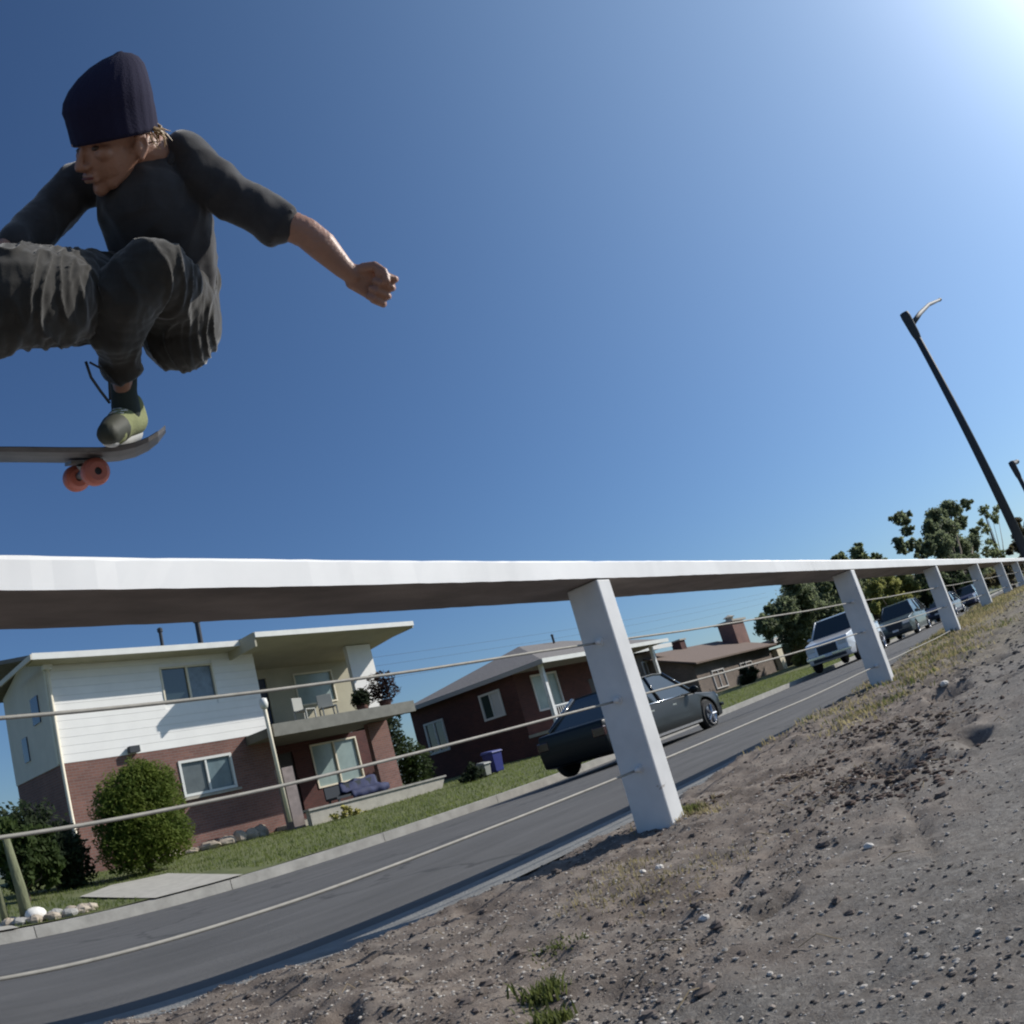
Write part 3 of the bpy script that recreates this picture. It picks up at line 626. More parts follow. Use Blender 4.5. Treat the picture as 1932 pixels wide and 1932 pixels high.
# ------------------------------------------------------------------ cars
M_tyre = mat('tyre_rubber', (0.015,0.015,0.015), 0.85)
M_rim = mat('alloy_rim', (0.5,0.5,0.52), 0.25, metal=0.9)
M_cglass = mat('car_glass', (0.02,0.028,0.03), 0.03, spec=0.8)
M_lamp = mat('headlight_lens', (0.6,0.62,0.62), 0.1, coat=1)
M_trimg = mat('gloss_black_trim', (0.02,0.02,0.02), 0.12, coat=1)
M_red = mat('tail_light', (0.035,0.006,0.006), 0.2, coat=1)
def car(label, x, y, yaw, paint, L=4.4, Wd=1.8, Hh=1.5, prof='suv', group=None, name='parked_car'):
    """side profile with wheel arches, extruded with tumblehome; front towards local +x"""
    t = thing(name, label, 'car' if prof != 'pickup' else 'pickup truck', (x, y, road_z(x, y)), group); t.rotation_euler[2] = yaw
    r = 0.33 if prof != 'pickup' else 0.38; ar = r+.05
    xf, xr = L/2-.85, -L/2+.80
    belt = Hh*(.60 if prof != 'pickup' else .64); cl = .22 if prof != 'pickup' else .32
    def arch(c): return [(c+ar*math.cos(a), r+ar*math.sin(a)) for a in [math.radians(q) for q in range(-18, 199, 18)]]
    lowf, lowr = [(xf+ar*.96, cl), (L/2-.08, cl+.02)], [(-L/2+.06, cl+.05), (xr-ar*.96, cl)]
    nose = [(L/2, cl+.18), (L/2-.01, belt*.72), (L/2-.12, belt*.88)]
    if prof == 'suv': top = [(L/2-1.05, belt+.02), (-L/2+.12, belt+.06)]; g = [(L/2-1.15, belt), (L/2-1.85, Hh-.03), (L/2-2.2, Hh), (-L/2+.75, Hh-.02), (-L/2+.10, belt+.05)]
    elif prof == 'sedan': top = [(L/2-1.2, belt), (-L/2+.95, belt+.05), (-L/2+.05, belt+.01)]; g = [(L/2-1.2, belt-.01), (L/2-1.95, Hh-.03), (L/2-2.3, Hh), (-L/2+1.35, Hh-.04), (-L/2+.55, belt+.03)]
    else: top = [(L/2-1.25, belt+.03), (-L/2+1.9, belt+.03), (-L/2+.03, belt+.03)]; g = [(L/2-1.3, belt), (L/2-1.95, Hh-.03), (L/2-2.2, Hh), (-L/2+1.95, Hh-.02), (-L/2+1.8, belt)]
    rear = [(-L/2+.02, belt-.05), (-L/2, cl+.3)]
    poly = [(xf+ar*.96, cl)]+[(L/2-.08, cl+.02)]+nose+top+rear+lowr+[p for p in arch(xr)[::-1]][1:-1]+[(xr+ar*.96, cl),(xf-ar*.96, cl)]+[p for p in arch(xf)[::-1]][1:-1]
    poly = poly[:]; n = len(poly)
    def yw(px, pz):
        e = max(0, abs(px)-(L/2-.55))/.55
        return Wd/2*(1-.14*e*e)-(.05*max(0, (pz-belt*.6)/(belt*.4)) if pz > belt*.6 else .03*max(0, (cl+.15-pz)/.15))
    b = MB(); b.v = [(p[0], -yw(*p), p[1]) for p in poly]+[(p[0], yw(*p), p[1]) for p in poly]
    b.f = [tuple(range(n)), tuple(range(n, 2*n))[::-1]]+[(i, (i+1) % n, n+(i+1) % n, n+i) for i in range(n)]
    body = b.build('body', paint, t, bevel=.035)
    me = body.data; bm = bmesh.new(); bm.from_mesh(me); bmesh.ops.triangulate(bm, faces=[f for f in bm.faces if len(f.verts) > 4]); bm.to_mesh(me); bm.free(); me.shade_smooth()
    bv = body.modifiers['b']; bv.angle_limit = math.radians(35); wn = body.modifiers.new('n', 'WEIGHTED_NORMAL')
    # cabin: glass volume with roof skin and pillars
    def cy(z): return Wd/2-.06-.20*max(0, (z-belt))/(Hh-belt)
    b = MB(); m_ = len(g); b.v = [(p[0], -cy(p[1]), p[1]-.01) for p in g]+[(p[0], cy(p[1]), p[1]-.01) for p in g]
    b.f = [tuple(range(m_)), tuple(range(m_, 2*m_))[::-1]]+[(i, (i+1) % m_, m_+(i+1) % m_, m_+i) for i in range(m_)]
    b.build('windows', M_cglass, t)
    b = MB(); rp = [g[1], g[2], g[3]]; k = len(rp)
    vs = [(p[0], sgn*(cy(p[1])+.012), p[1]+dz) for dz in (-.03, .015) for sgn in (-1, 1) for p in rp]
    b.v = vs; 
    for i in range(k-1):
        b.f += [(i, i+1, k+i+1, k+i), (2*k+i, 3*k+i, 3*k+i+1, 2*k+i+1), (i, 2*k+i, 2*k+i+1, i+1), (k+i, k+i+1, 3*k+i+1, 3*k+i)]
    b.f += [(0, k, 3*k, 2*k), (k-1, 3*k-1, 4*k-1, 2*k-1)]
    b.build('roof', paint, t, bevel=.01)
    def pil(a, c, w_=.035):
        for sgn in (-1, 1):
            MB().tube([(a[0], sgn*(cy(a[1])+.004), a[1]), (c[0], sgn*(cy(c[1])+.004), c[1])], w_, 6).build('pillar', paint if prof == 'pickup' else M_trimg, t, smooth=True)
    pil(g[0], g[1]); pil(g[-1], g[-2], .05); xm = (g[1][0]+g[-2][0])/2; pil((xm, belt), (xm, Hh-.02)); 
    if prof != 'pickup': pil((g[-2][0]+.15, belt), (g[-2][0]+.25, Hh-.03))
    for cx in (xf, xr):
        for sgn in (-1, 1):
            wv = MB().lathe([(0,-.1),(r*.6,-.1),(r-.03,-.1),(r,-.06),(r,.06),(r-.03,.1),(r*.6,.1),(0,.1)], (cx, sgn*(Wd/2-.12), r), (0,1,0), 24).build('wheel', M_tyre, t, smooth=False)
            q = MB().lathe([(0,.03),(r*.15,.03),(r*.2,.0),(r*.55,-.005),(r*.64,.02),(r*.64,-.02),(0,-.02)], (cx, sgn*(Wd/2-.01), r), (0,sgn,0), 20)
            for a in range(5):
                an = 2*PI*a/5; q.tube([(cx, sgn*(Wd/2+.01), r), (cx+r*.6*math.cos(an), sgn*(Wd/2+.01), r+r*.6*math.sin(an))], .025, 5)
            q.build('rim', M_rim, wv)
    for sgn in (-1, 1):
        sbox('headlight', M_lamp, t, L/2-.16, L/2+.006, sgn*Wd*.33-.17, sgn*Wd*.33+.17, belt*.64, belt*.80, .02)
        sbox('tail_light', M_red, t, -L/2-.008, -L/2+.1, sgn*Wd*.36-.13, sgn*Wd*.36+.13, belt*.68, belt*.88, .02)
        mz = MB().ell((g[0][0]-.25, sgn*(Wd/2+.09), belt+.06), (.06,.11,.075)); mz.build('side_mirror', paint, t, smooth=True)
        for dx in (.55, 1.45) if prof != 'pickup' else (.5, 1.4): sbox('door_handle', M_chrome if prof != 'pickup' else M_blackm, t, g[0][0]-dx-.5, g[0][0]-dx-.36, sgn*(Wd/2-.045)-.015, sgn*(Wd/2-.045)+.015, belt-.13, belt-.10)
        sbox('sill_trim', M_chrome if prof != 'pickup' else M_blackm, t, xr+ar+.08, xf-ar-.08, sgn*(Wd/2-.012)-.01, sgn*(Wd/2-.012)+.01, cl+.03, cl+.075)
    for sgn in (-1, 1):
        MB().tube([(g[0][0]-.05, sgn*(Wd/2-.052), belt+.012), (0, sgn*(Wd/2-.048), belt+.018), (g[-1][0]+.05, sgn*(Wd/2-.052), belt+.02)], .012, 6).build('glint_trim', M_chrome, t, smooth=True)  # chrome strip added along the windows to catch a sun glint
    sbox('grille', M_blackm, t, L/2-.03, L/2+.012, -Wd*.20, Wd*.20, belt*.48, belt*.76, .01)
    sbox('lower_grille', M_blackm, t, L/2-.05, L/2+.01, -Wd*.34, Wd*.34, cl+.08, cl+.19, .01)
    sbox('bumper', paint if prof != 'pickup' else M_chrome, t, L/2-.1, L/2+.04, -Wd*.46, Wd*.46, cl+.20, cl+.27 if prof != 'pickup' else cl+.32, .02)
    sbox('number_plate', M_white, t, L/2+.042, L/2+.05, -.15, .15, cl+.2, cl+.3)
    if prof == 'pickup': sbox('bed_rail', M_blackm, t, -L/2+.05, -L/2+1.85, -Wd/2+.05, -Wd/2+.11, belt+.032, belt+.06); sbox('bed_rail', M_blackm, t, -L/2+.05, -L/2+1.85, Wd/2-.11, Wd/2-.05, belt+.032, belt+.06)
    return t
P_dark = mat('near_black_paint', (0.007,0.009,0.009), 0.4, coat=0.12, spec=.25)
P_navy = mat('black_navy_paint', (0.010,0.011,0.018), 0.25, metal=0.2, coat=1)
P_white = mat('white_car_paint', (0.68,0.69,0.70), 0.3, coat=0.8)
P_green = mat('dark_teal_paint', (0.06,0.085,0.08), 0.35, coat=0.5)
P_blue = mat('steel_blue_paint', (0.05,0.06,0.13), 0.35, coat=0.5)
car('nearly black sedan with sun glinting off its glass, half hidden by the nearest rail post', 14.25, 8.9, 0, P_dark, L=4.7, Wd=1.8, Hh=1.44, prof='sedan')
car('white pickup truck facing left, behind the second rail post', 33.0, 9.95, PI, P_white, L=5.3, Wd=1.95, Hh=1.95, prof='pickup', name='pickup_truck')
car('dark teal car with bright windscreen reflection, just behind the white pickup', 42.2, 9.6, PI, P_green, L=4.4, Wd=1.8, Hh=1.75, prof='suv')
car('blue car parked between the third and fourth rail posts', 50.5, 9.0, PI, P_blue, L=4.6, Wd=1.8, Hh=1.45, prof='sedan')
car('blue car farthest along the road, beyond the fourth rail post', 62.0, 9.2, PI, P_blue, L=4.6, Wd=1.8, Hh=1.5, prof='suv')

# ------------------------------------------------------------------ trees, bushes
def tree(label, cat, x, y, z, blobs, n, size, m, trunk_r=.25, seed=1, group=None, name='tree', limbs=None):
    """blobs: (dx,dy,dz,rx,ry,rz) foliage masses; limbs run from the trunk to each"""
    t = thing(name, label, cat, (x,y,z), group); rnd = random.Random(seed)
    top = max(q[2] for q in blobs); cx = sum(q[0] for q in blobs)/len(blobs)*.5; tr = MB()
    tr.tube([(0,0,-.3),(.02*top,0,top*.2),(cx*.5,0.02*top,top*.5),(cx,0,top*.8)], [trunk_r*1.25,trunk_r,trunk_r*.7,trunk_r*.3], 9)
    for qi, q in enumerate(blobs):
        if limbs is not None and qi not in limbs: continue
        a = Vector((cx*.3,0,top*.25)); c = Vector(q[:3])
        tr.tube([a, (a+c)/2+Vector((rnd.uniform(-.2,.2),rnd.uniform(-.2,.2),-.1*top)), c], [trunk_r*.5,trunk_r*.3,trunk_r*.1], 6)
    tr.build('trunk', M_wood, t, smooth=True)
    vol = sum((q[3]*q[4]*q[5])**(2/3) for q in blobs); b = MB()
    for bi, q in enumerate(blobs):
        nn = int(n*(q[3]*q[4]*q[5])**(2/3)/vol)
        # leaves gather in clumps round twig ends
        clumps = []
        for i in range(max(12, nn//45)):
            v = Vector((rnd.gauss(0,1), rnd.gauss(0,1), rnd.gauss(0,1))).normalized(); f = rnd.random()**.4*(1+.3*noise.noise(v*1.9+Vector((seed*3.1+bi,0,0))))
            clumps.append(Vector((q[0]+v.x*q[3]*f, q[1]+v.y*q[4]*f, q[2]+v.z*q[5]*f)))
        cr = min(q[3],q[4],q[5])*.34
        for i in range(nn):
            c = clumps[i % len(clumps)]; p = c+Vector((rnd.gauss(0,cr*.55), rnd.gauss(0,cr*.55), rnd.gauss(0,cr*.45)))
            a = Vector((rnd.uniform(-1,1), rnd.uniform(-1,1), rnd.uniform(-1,1))).normalized(); d = a.orthogonal().normalized()*size*rnd.uniform(.35,.7); a = a*size*rnd.uniform(.6,1.2)
            k = len(b.v); b.v += [tuple(p-a), tuple(p+d), tuple(p+a), tuple(p-d)]; b.f.append((k,k+1,k+2,k+3))
    b.build('crown', m, t); return t
M_t1 = leaf_mat('cottonwood_leaves', (0.14,0.175,0.10), (0.23,0.26,0.14))
M_t2 = leaf_mat('grey_green_leaves', (0.17,0.21,0.10), (0.27,0.30,0.15))
M_t3 = leaf_mat('yellow_green_leaves', (0.27,0.28,0.09), (0.40,0.40,0.14))
# rounded clipped bush before the brick wall
t = thing('round_bush', 'tall rounded green bush in front of the brick wall, left of the lower window', 'bush', (7.5,17,lawn_z(7.5,17)))
MB().tube([(0,0,-.2),(.1,0,.6),(-.1,.1,1.3)], [.10,.08,.03]).build('stem', M_wood, t)
M_bush = leaf_mat('clipped_bush_leaves', (0.085,0.13,0.02), (0.20,0.25,0.045))
leafball('foliage', M_bush, (.05,0,1.12), (1.02,1.0,1.15), 15000, .05, t, seed=3)
for i_, (x_, z_, r_) in enumerate(((.45,1.75,.55),(-.35,1.55,.6),(.5,.7,.6),(-.5,.65,.6),(.1,1.95,.45))): leafball('foliage', M_bush, (x_,-.25,z_), (r_,r_*.9,r_), 3200, .05, t, seed=40+i_)
tree('dark broad shrub in the shade left of the rounded bush', 'shrub', 5.7, 17.6, -.1, [(0,0,.8,.7,.6,.8),(-.6,.2,1.1,.6,.6,.9),(.4,.1,.5,.5,.5,.6)], 9000, .075, M_lf2, .05, 11, name='shrub')
tree('olive feathery shrub at the left picture edge, behind the two slim trunks', 'shrub', 4.55, 16.0, -.1, [(0,0,.9,.35,.4,.7),(.45,0,.7,.3,.3,.6)], 3500, .085, M_lf1, .04, 12, name='shrub')
# slim double trunk in the planter by the kerb
t = thing('slim_tree', 'pair of slim mossy tree trunks rising from the stone-edged planter, lower left', 'tree', (3.35,12.05,-.28))
M_moss = mat('mossy_bark', (0.15,0.16,0.09), 0.95, var=0.3, vscale=12, bump=0.6, bscale=30, stretch=(1,1,.3))
MB().tube([(0,0,-.1),(0,.0,.5),(-.06,0,1.25)], [.11,.085,.055], 10).build('trunk', M_moss, t, smooth=True)
MB().tube([(-.3,.1,-.1),(-.3,.1,.5),(-.38,.1,1.3)], [.07,.05,.035], 10).build('trunk', M_moss, t, smooth=True)
leafball('crown', M_lf1, (-.75,.1,1.5), (.5,.4,.35), 500, .06, t, seed=4)
pl = thing('stone_planter', 'low planter edged with flat tan stones beside the kerb at lower left', 'planter', (3.65,11.95,-.27))
rnd = random.Random(5)
for i in range(15):
    a = 2*PI*i/15; MB().ell((.62*math.cos(a), .34*math.sin(a), .05), (.13,.10,.07), 8, 6, jit=.12).build('stone', M_stone if i % 3 else M_stoneg, pl, smooth=False)
sbox('soil', M_wood, pl, -.5,.5,-.22,.22,-.02,.03)
o = MB().ell((0,0,.06), (.17,.13,.11), 10, 7, jit=.06).build('white_rock', mat('white_rock', (0.75,0.72,0.66), 0.8, bump=.3, bscale=20), smooth=True); o.location = (3.42,11.85,-.23)
tag(o, 'smooth white rock at the foot of the slim trunks in the planter', 'rock')
gx = [(9.6,.34,.10),(10.2,.42,.13),(10.8,.22,.10),(11.3,.38,.14),(11.9,.30,.17),(12.35,.17,.22),(12.7,.18,.20),(13.05,.2,.24)]
for i, (x, wx, h) in enumerate(gx):
    o = MB().ell((0,0,h*.4), (wx,.24,h), 9, 7, jit=.13).build('rock', M_stone); o.location = (x, 21.3+.05*(i % 3), lawn_z(x,21.3)+.02)
    o.rotation_euler[2] = i*.7
    if i < 5: tag(o, ['leftmost flat tan rock at the foot of the brick wall','large flat tan rock right of the leftmost one by the brick wall','smallest tan rock below the right part of the lower window','wide tan rock below the right edge of the lower window','tan rock next to the upright rocks by the brick wall'][i], 'rock', 'rocks along the brick wall')
    else: tag(o, ['upright tan rock right of the tan rocks along the brick wall','upright tan rock second left from the porch pole','upright tan rock next to the porch pole'][i-5], 'rock', 'rocks along the brick wall')
leaf = tree('small yellowish bush at the left end of the low garden wall', 'bush', 14.6, 19.4, -.15, [(0,0,.2,.35,.2,.18),(.5,0,.1,.3,.2,.12)], 900, .06, mat('yellow_leaves', (0.30,0.27,0.05), 0.8, col2=(0.40,0.36,0.10), vscale=4), .02, 15, name='bush')
tree('dark green shrub at the right end of the low garden wall', 'shrub', 19.3, 18.6, -.2, [(0,0,.3,.35,.3,.35),(-.3,0,.15,.3,.3,.2)], 1500, .06, M_lf2, .03, 16, name='shrub')
for i, (x, y, mm, lab) in enumerate(((47.5,21,M_lf2,'dark low shrub before the left part of the brown bungalow'),(54.5,20,M_t3,'yellow-green shrub before the right part of the brown bungalow'),(60.0,20.5,M_lf2,'dark shrub before the porch bungalow columns'))):
    tree(lab, 'shrub', x, y, lawn_z(x,y), [(0,0,.5,.7,.7,.5),(.8,0,.35,.6,.5,.35)], 2000, .11, mm, .04, 30+i, name='shrub')
# the mass of trees beyond the bungalows
def tree_px(label, cat, Y, bl, n, size, m, tr_, seed, name='tree', squash=1.0):
    """crown masses laid out as seen: (px, py, radius in px), each put at its own real depth near Y"""
    rnd = random.Random(seed*7+1); pts = []
    for px, py, rp in bl:
        y = Y*(1+rnd.uniform(-.05,.05)); p = at(px, py, y); d = (p-CAM).length; r = rp*d*.00058; pts.append((p, r*.88))
        for _ in range(2):
            an = rnd.uniform(0, 2*PI); q = at(px+rp*.85*math.cos(an), py+rp*.85*math.sin(an), y+rnd.uniform(-.5,.5)*r); pts.append((q, r*rnd.uniform(.3,.5)))
    bx = sum(p.x for p, r in pts)/len(pts); by = sum(p.y for p, r in pts)/len(pts); bz = lawn_z(bx, by) if by > 11 else dirt_z(bx, 1.0, False)-.2 if by < 5 else road_z(bx, by)
    tree(label, cat, bx, by, bz, [(p.x-bx, p.y-by, p.z-bz, r, r*squash, r) for p, r in pts], int(n*1.7), size*.72, m, tr_, seed, name=name, limbs=[i for i, q in enumerate(pts) if q[1] > .62*max(r for _, r in pts)])
tree_px('broad dark green tree behind the white pickup', 'tree', 18, [(1450,1185,26),(1478,1150,28),(1510,1135,45),(1500,1185,40),(1550,1160,48),(1595,1120,40),(1540,1110,35),(1590,1175,40)], 30000, .22, M_t1, .5, 21)
tree_px('grey-green tree whose three pointed tops show just above the rail', 'tree', 17, [(1586,1056,13),(1600,1075,22),(1618,1042,15),(1622,1060,20),(1640,1080,24),(1655,1055,13),(1660,1075,20),(1580,1095,30),(1625,1110,35)], 20000, .2, M_t2, .4, 22)
tree_px('tall dark tree with ragged gaps, the highest one over the rail', 'tree', 11, [(1703,978,17),(1714,1000,12),(1698,1030,15),(1722,1030,15),(1740,1042,14),(1765,975,20),(1790,962,20),(1757,1000,20),(1785,1000,26),(1812,985,16),(1825,952,11),(1775,1030,28),(1805,1035,28),(1835,1025,18),(1838,1000,10),(1790,1075,30),(1760,1090,26),(1830,1075,28)], 30000, .2, M_t1, .45, 23)
fw_ = MB(); rd = random.Random(77)
for i in range(26000):
    t_ = rd.random(); px = 1560+380*t_; top_ = 1100-72*t_; y_ = 24-14*t_+rd.uniform(-1,1); hgt = rd.random()**.6*(66+22*noise.noise(Vector((px*.035,0,0))))*(1-.3*t_)
    p = at(px, top_+72-hgt, y_); r_ = .0026*(p-CAM).length*rd.uniform(.6,1.2)
    a_ = Vector((rd.uniform(-1,1), rd.uniform(-1,1), rd.uniform(-1,1))).normalized(); d_ = a_.orthogonal().normalized()*r_*.6; a_ = a_*r_; k_ = len(fw_.v)
    fw_.v += [tuple(p-a_), tuple(p+d_), tuple(p+a_), tuple(p-d_)]; fw_.f.append((k_,k_+1,k_+2,k_+3))
fw_.build('far_woods', leaf_mat('far_olive_foliage', (0.11,0.125,0.06), (0.20,0.21,0.10)), kind='stuff')
tree_px('thin pale tree with airy crown right of the tall dark tree', 'tree', 8.5, [(1858,965,12),(1872,978,13),(1850,990,10),(1862,1000,10),(1880,962,10),(1868,1035,16),(1885,1045,14)], 1700, .2, M_t2, .15, 24)
tree_px('sunlit yellow-green bushes behind the teal car', 'bushes', 14, [(1650,1110,20),(1675,1105,22),(1700,1108,24),(1725,1110,16),(1665,1140,20),(1705,1140,22)], 16000, .15, M_t3, .2, 25, 'bush')
tree_px('dark shrubs between the third and fourth rail posts', 'bushes', 9.6, [(1745,1125,16),(1770,1118,18),(1795,1112,20),(1820,1105,20),(1845,1098,18)], 12000, .16, M_lf2, .15, 26, 'bush')
tree_px('brownish verge bush beyond the fifth rail post', 'bush', 4.2, [(1862,1100,13),(1880,1092,15),(1900,1080,16),(1918,1072,14),(1932,1060,14)], 12000, .12, leaf_mat('dry_brown_leaves', (0.10,0.085,0.045), (0.19,0.165,0.09)), .1, 27, 'bush')
tree_px('dark brown-green tree at the foot of the tall street lamp', 'tree', 3.4, [(1915,985,12),(1922,1005,14),(1925,1030,16),(1905,1040,8),(1945,1000,18),(1950,1030,22)], 9000, .13, leaf_mat('brown_green_leaves', (0.06,0.055,0.03), (0.14,0.115,0.055)), .14, 28)

# ------------------------------------------------------------------ street lamps
def lamp(label, base, top, arm, heads, k=1.0, name='street_lamp'):
    t = thing(name, label, 'street lamp', base, 'street lamps along the road'); b_ = Vector(base); tp = Vector(top)-b_
    MB().tube([(0,0,0), tp*.5, tp], [.16*k,.13*k,.10*k], 12).build('pole', M_blackm, t, smooth=True)
    MB().lathe([(0,0),(.28,0),(.28,.12),(.2,.3),(0,.3)], (0,0,0)).build('base_plate', M_blackm, t)
    u = tp.normalized()
    MB().lathe([(.11*k,-.9),(.14*k,-.7),(.16*k,-.1),(.15*k,.06),(0,.1)], tp, u, 12).build('pole_cap', M_blackm, t, smooth=True)
    a = [Vector(q)-b_ for q in arm]
    ar = MB().tube(a, [.10*k]*len(a), 8).build('arm', M_blackm, t, smooth=True)
    d = (a[-1]-a[-2]).normalized(); h = MB(); rot = d.to_track_quat('X', 'Z').to_matrix()
    h.ell(a[-1]+d*.25, (.55*k,.18*k,.13*k), 12, 8, rot=rot); h.build('lamp_head', M_blackm, ar, smooth=True)
Yl = 2.2; tp = at(1707, 594, Yl); bs = Vector((at(1925, 1010, 1.85).x-1.2, 1.80, 0.3)); bs.x = tp.x+.6
k1 = at(1722, 608, Yl)
lamp('tall dark street lamp leaning against the bright sky, its curved arm reaching right', bs, tp, [at(1722,610,Yl), at(1735,592,Yl+.02), at(1752,575,Yl+.04), at(1772,566,Yl+.06)], 1)
Y2 = 2.0; tp2 = at(1908, 873, Y2)
lamp('smaller far street lamp at the right picture edge', Vector((tp2.x+1, 1.55, .3)), tp2, [at(1910,878,Y2), at(1914,874,Y2), at(1917,872,Y2)], 1, k=1.1)
# thin overhead wires behind the bungalows
for i, (za, zb_) in enumerate(((7.5,9.3),(7.0,8.8),(6.2,8.2))):
    o = MB().tube([(30+t_*5, 34, za+(zb_-za)*t_/12-.25*math.sin(PI*t_/12)) for t_ in range(13)], .007, 5).build('overhead_wire', M_blackm)
    tag(o, ['highest thin overhead wire behind the bungalows','middle thin overhead wire behind the bungalows','lowest thin overhead wire behind the bungalows'][i], 'wire', 'overhead wires')

# ------------------------------------------------------------------ the skateboarder in mid-air
def apply_all(o): mods_to_mesh(o)
PX_M = 0.00060        # radians per photograph pixel there
class Blob:
    """overlapping closed solids, fused into one continuous skin by a voxel remesh"""
    def __init__(s): s.mb = MB()
    def cap(s, a, ra, b, rb, n=12, flat=None):
        a, b = Vector(a), Vector(b); L = (b-a).length; k = max(3, int(L/max(.4*min(ra,rb),.008)))
        for i in range(k+1):
            t = i/k; r = ra+(rb-ra)*t; s.mb.ell(a.lerp(b, t), r if flat is None else (r, r, r), n, 8)
        return s
    def path(s, pts):
        for (a, ra), (b, rb) in zip(pts[:-1], pts[1:]): s.cap(a, ra, b, rb)
        return s
    def ell(s, c, r, rot=None, n=16, m=12): s.mb.ell(c, r, n, m, rot=rot); return s
    def build(s, name, m, parent, voxel=.005, smooth=6, disp=None):
        o = s.mb.build(name, m, None, smooth=True)
        r = o.modifiers.new('r', 'REMESH'); r.mode = 'VOXEL'; r.voxel_size = voxel; r.use_smooth_shade = True
        sm = o.modifiers.new('s', 'SMOOTH'); sm.factor = .5; sm.iterations = smooth
        mods_to_mesh(o)
        if disp:
            me = o.data; n_ = len(me.vertices); co = np.empty(n_*3, 'f'); me.vertices.foreach_get('co', co); co = co.reshape(-1,3)
            no = np.array([v.normal[:] for v in me.vertices]); d = np.array([disp(Vector(c)) for c in co]); co += no*d[:,None]
            me.vertices.foreach_set('co', co.ravel()); me.update()
        o.data.shade_smooth(); o.parent = parent; return o
D0 = 2.12
def J(px, py, dd=0.0, r=0): return (W(px, py, D0+dd), r*PX_M*D0)
person = thing('person', 'skateboarder in navy beanie, dark clothes, crouched in mid-air over the rail', 'person')
M_skin = mat('skin', (0.32,0.165,0.11), 0.5, var=0.10, vscale=14, bump=0.12, bscale=120, sss=0.12)
M_shirt = mat('charcoal_shirt', (0.036,0.035,0.038), 0.95, var=0.15, vscale=25, bump=0.08, bscale=300, spec=.3)
M_trou = mat('washed_black_trousers', (0.030,0.028,0.025), 0.95, var=0.3, vscale=9, bump=0.08, bscale=300, spec=.3)
for q_ in (M_shirt, M_trou): q_.node_tree.nodes['Principled BSDF'].inputs['Sheen Weight'].default_value = .4; q_.node_tree.nodes['Principled BSDF'].inputs['Sheen Roughness'].default_value = .4
M_navy = mat('navy_knit', (0.012,0.011,0.034), 0.95, bump=0.15, bscale=260, spec=.3)
# head frame: face forward (fw), crown up (hu), to the person's left (hs)
hc, _ = J(212, 262, 0)
vw = ray(217, 262); im_r = (ray(227,262)-ray(207,262)).normalized(); im_u = (ray(217,252)-ray(217,272)).normalized()
fw = (-0.72*im_r - 0.55*vw - 0.22*im_u).normalized()
hu = (im_u*1.0 - 0.10*im_r + 0.0*vw); hu = (hu-fw*hu.dot(fw)).normalized(); hs = hu.cross(fw).normalized()
def HP(f, s_, u): return hc+fw*f+hs*s_+hu*u
hrot = Matrix((fw, hs, hu)).transposed()
bd = Blob()
bd.ell(HP(-.012,0,.035), (.098,.077,.090), hrot)                      # skull
bd.ell(HP(.022,0,-.035), (.070,.062,.080), hrot)                      # face
bd.cap(HP(.050,0,-.088), .027, HP(.064,0,-.104), .019)                # chin
for sg in (-1, 1):
    bd.cap(HP(-.015,sg*.055,-.035), .022, HP(.045,sg*.022,-.092), .020)   # jaw
    bd.ell(HP(.062,sg*.038,-.022), (.020,.022,.020), hrot)            # cheekbone
    bd.ell(HP(.078,sg*.030,.010), (.014,.024,.009), hrot)             # brow
    ec = HP(-.014, sg*.081, -.030)                                    # ear: rim, lobe
    bd.path([(ec+hu*.026+fw*.004,.0065),(ec+hu*.026-fw*.014,.0065),(ec-fw*.020,.0065),(ec-hu*.014-fw*.008,.007),(ec-hu*.024+fw*.004,.007)]); bd.ell(ec-hs*sg*.006, (.014,.008,.022), hrot)
bd.path([(HP(.085,0,.002),.009),(HP(.101,0,-.022),.0095),(HP(.110,0,-.040),.0115),(HP(.094,0,-.047),.011)])   # nose
for sg in (-1, 1): bd.ell(HP(.097,sg*.013,-.044), (.010,.008,.008), hrot)
bd.cap(HP(.086,-.018,-.066), .0075, HP(.086,.018,-.066), .0075); bd.cap(HP(.084,-.016,-.077), .009, HP(.084,.016,-.077), .009)   # lips
bd.path([(HP(-.035,0,-.03),.056),J(283,292,.06,44),J(300,330,.10,52)])                     # neck into chest
bd.path([J(300,330,.10,58),J(300,430,.10,78),J(325,560,.06,72)])
# right arm (picture right): elbow slightly bent, fist
bd.path([J(362,322,.07,34),J(450,376,.03,32),J(545,425,0,31),J(578,440,-.01,31)])
bd.path([J(578,440,-.01,31),J(606,463,-.02,31),J(645,503,-.03,22),J(668,522,-.03,18)])
# left arm goes to the knee out of the frame
bd.path([J(215,335,.10,34),J(145,358,.10,30),J(58,442,.0,25),J(15,468,-.08,22),J(-45,500,-.16,17)])
bd.path([J(-45,500,-.16,17),J(-75,515,-.17,20)])
# legs under the trousers
bd.path([J(325,570,.08,56),J(180,560,.0,48),J(30,560,-.22,44)]); bd.path([J(30,560,-.22,40),J(-60,690,-.18,30),J(-95,790,-.12,20)])
bd.path([J(342,605,.09,56),J(320,560,.0,48),J(290,500,-.10,40)]); bd.path([J(286,505,-.10,36),J(238,570,-.11,34),J(228,655,-.05,23),J(233,750,.0,19),J(236,790,.0,22)])
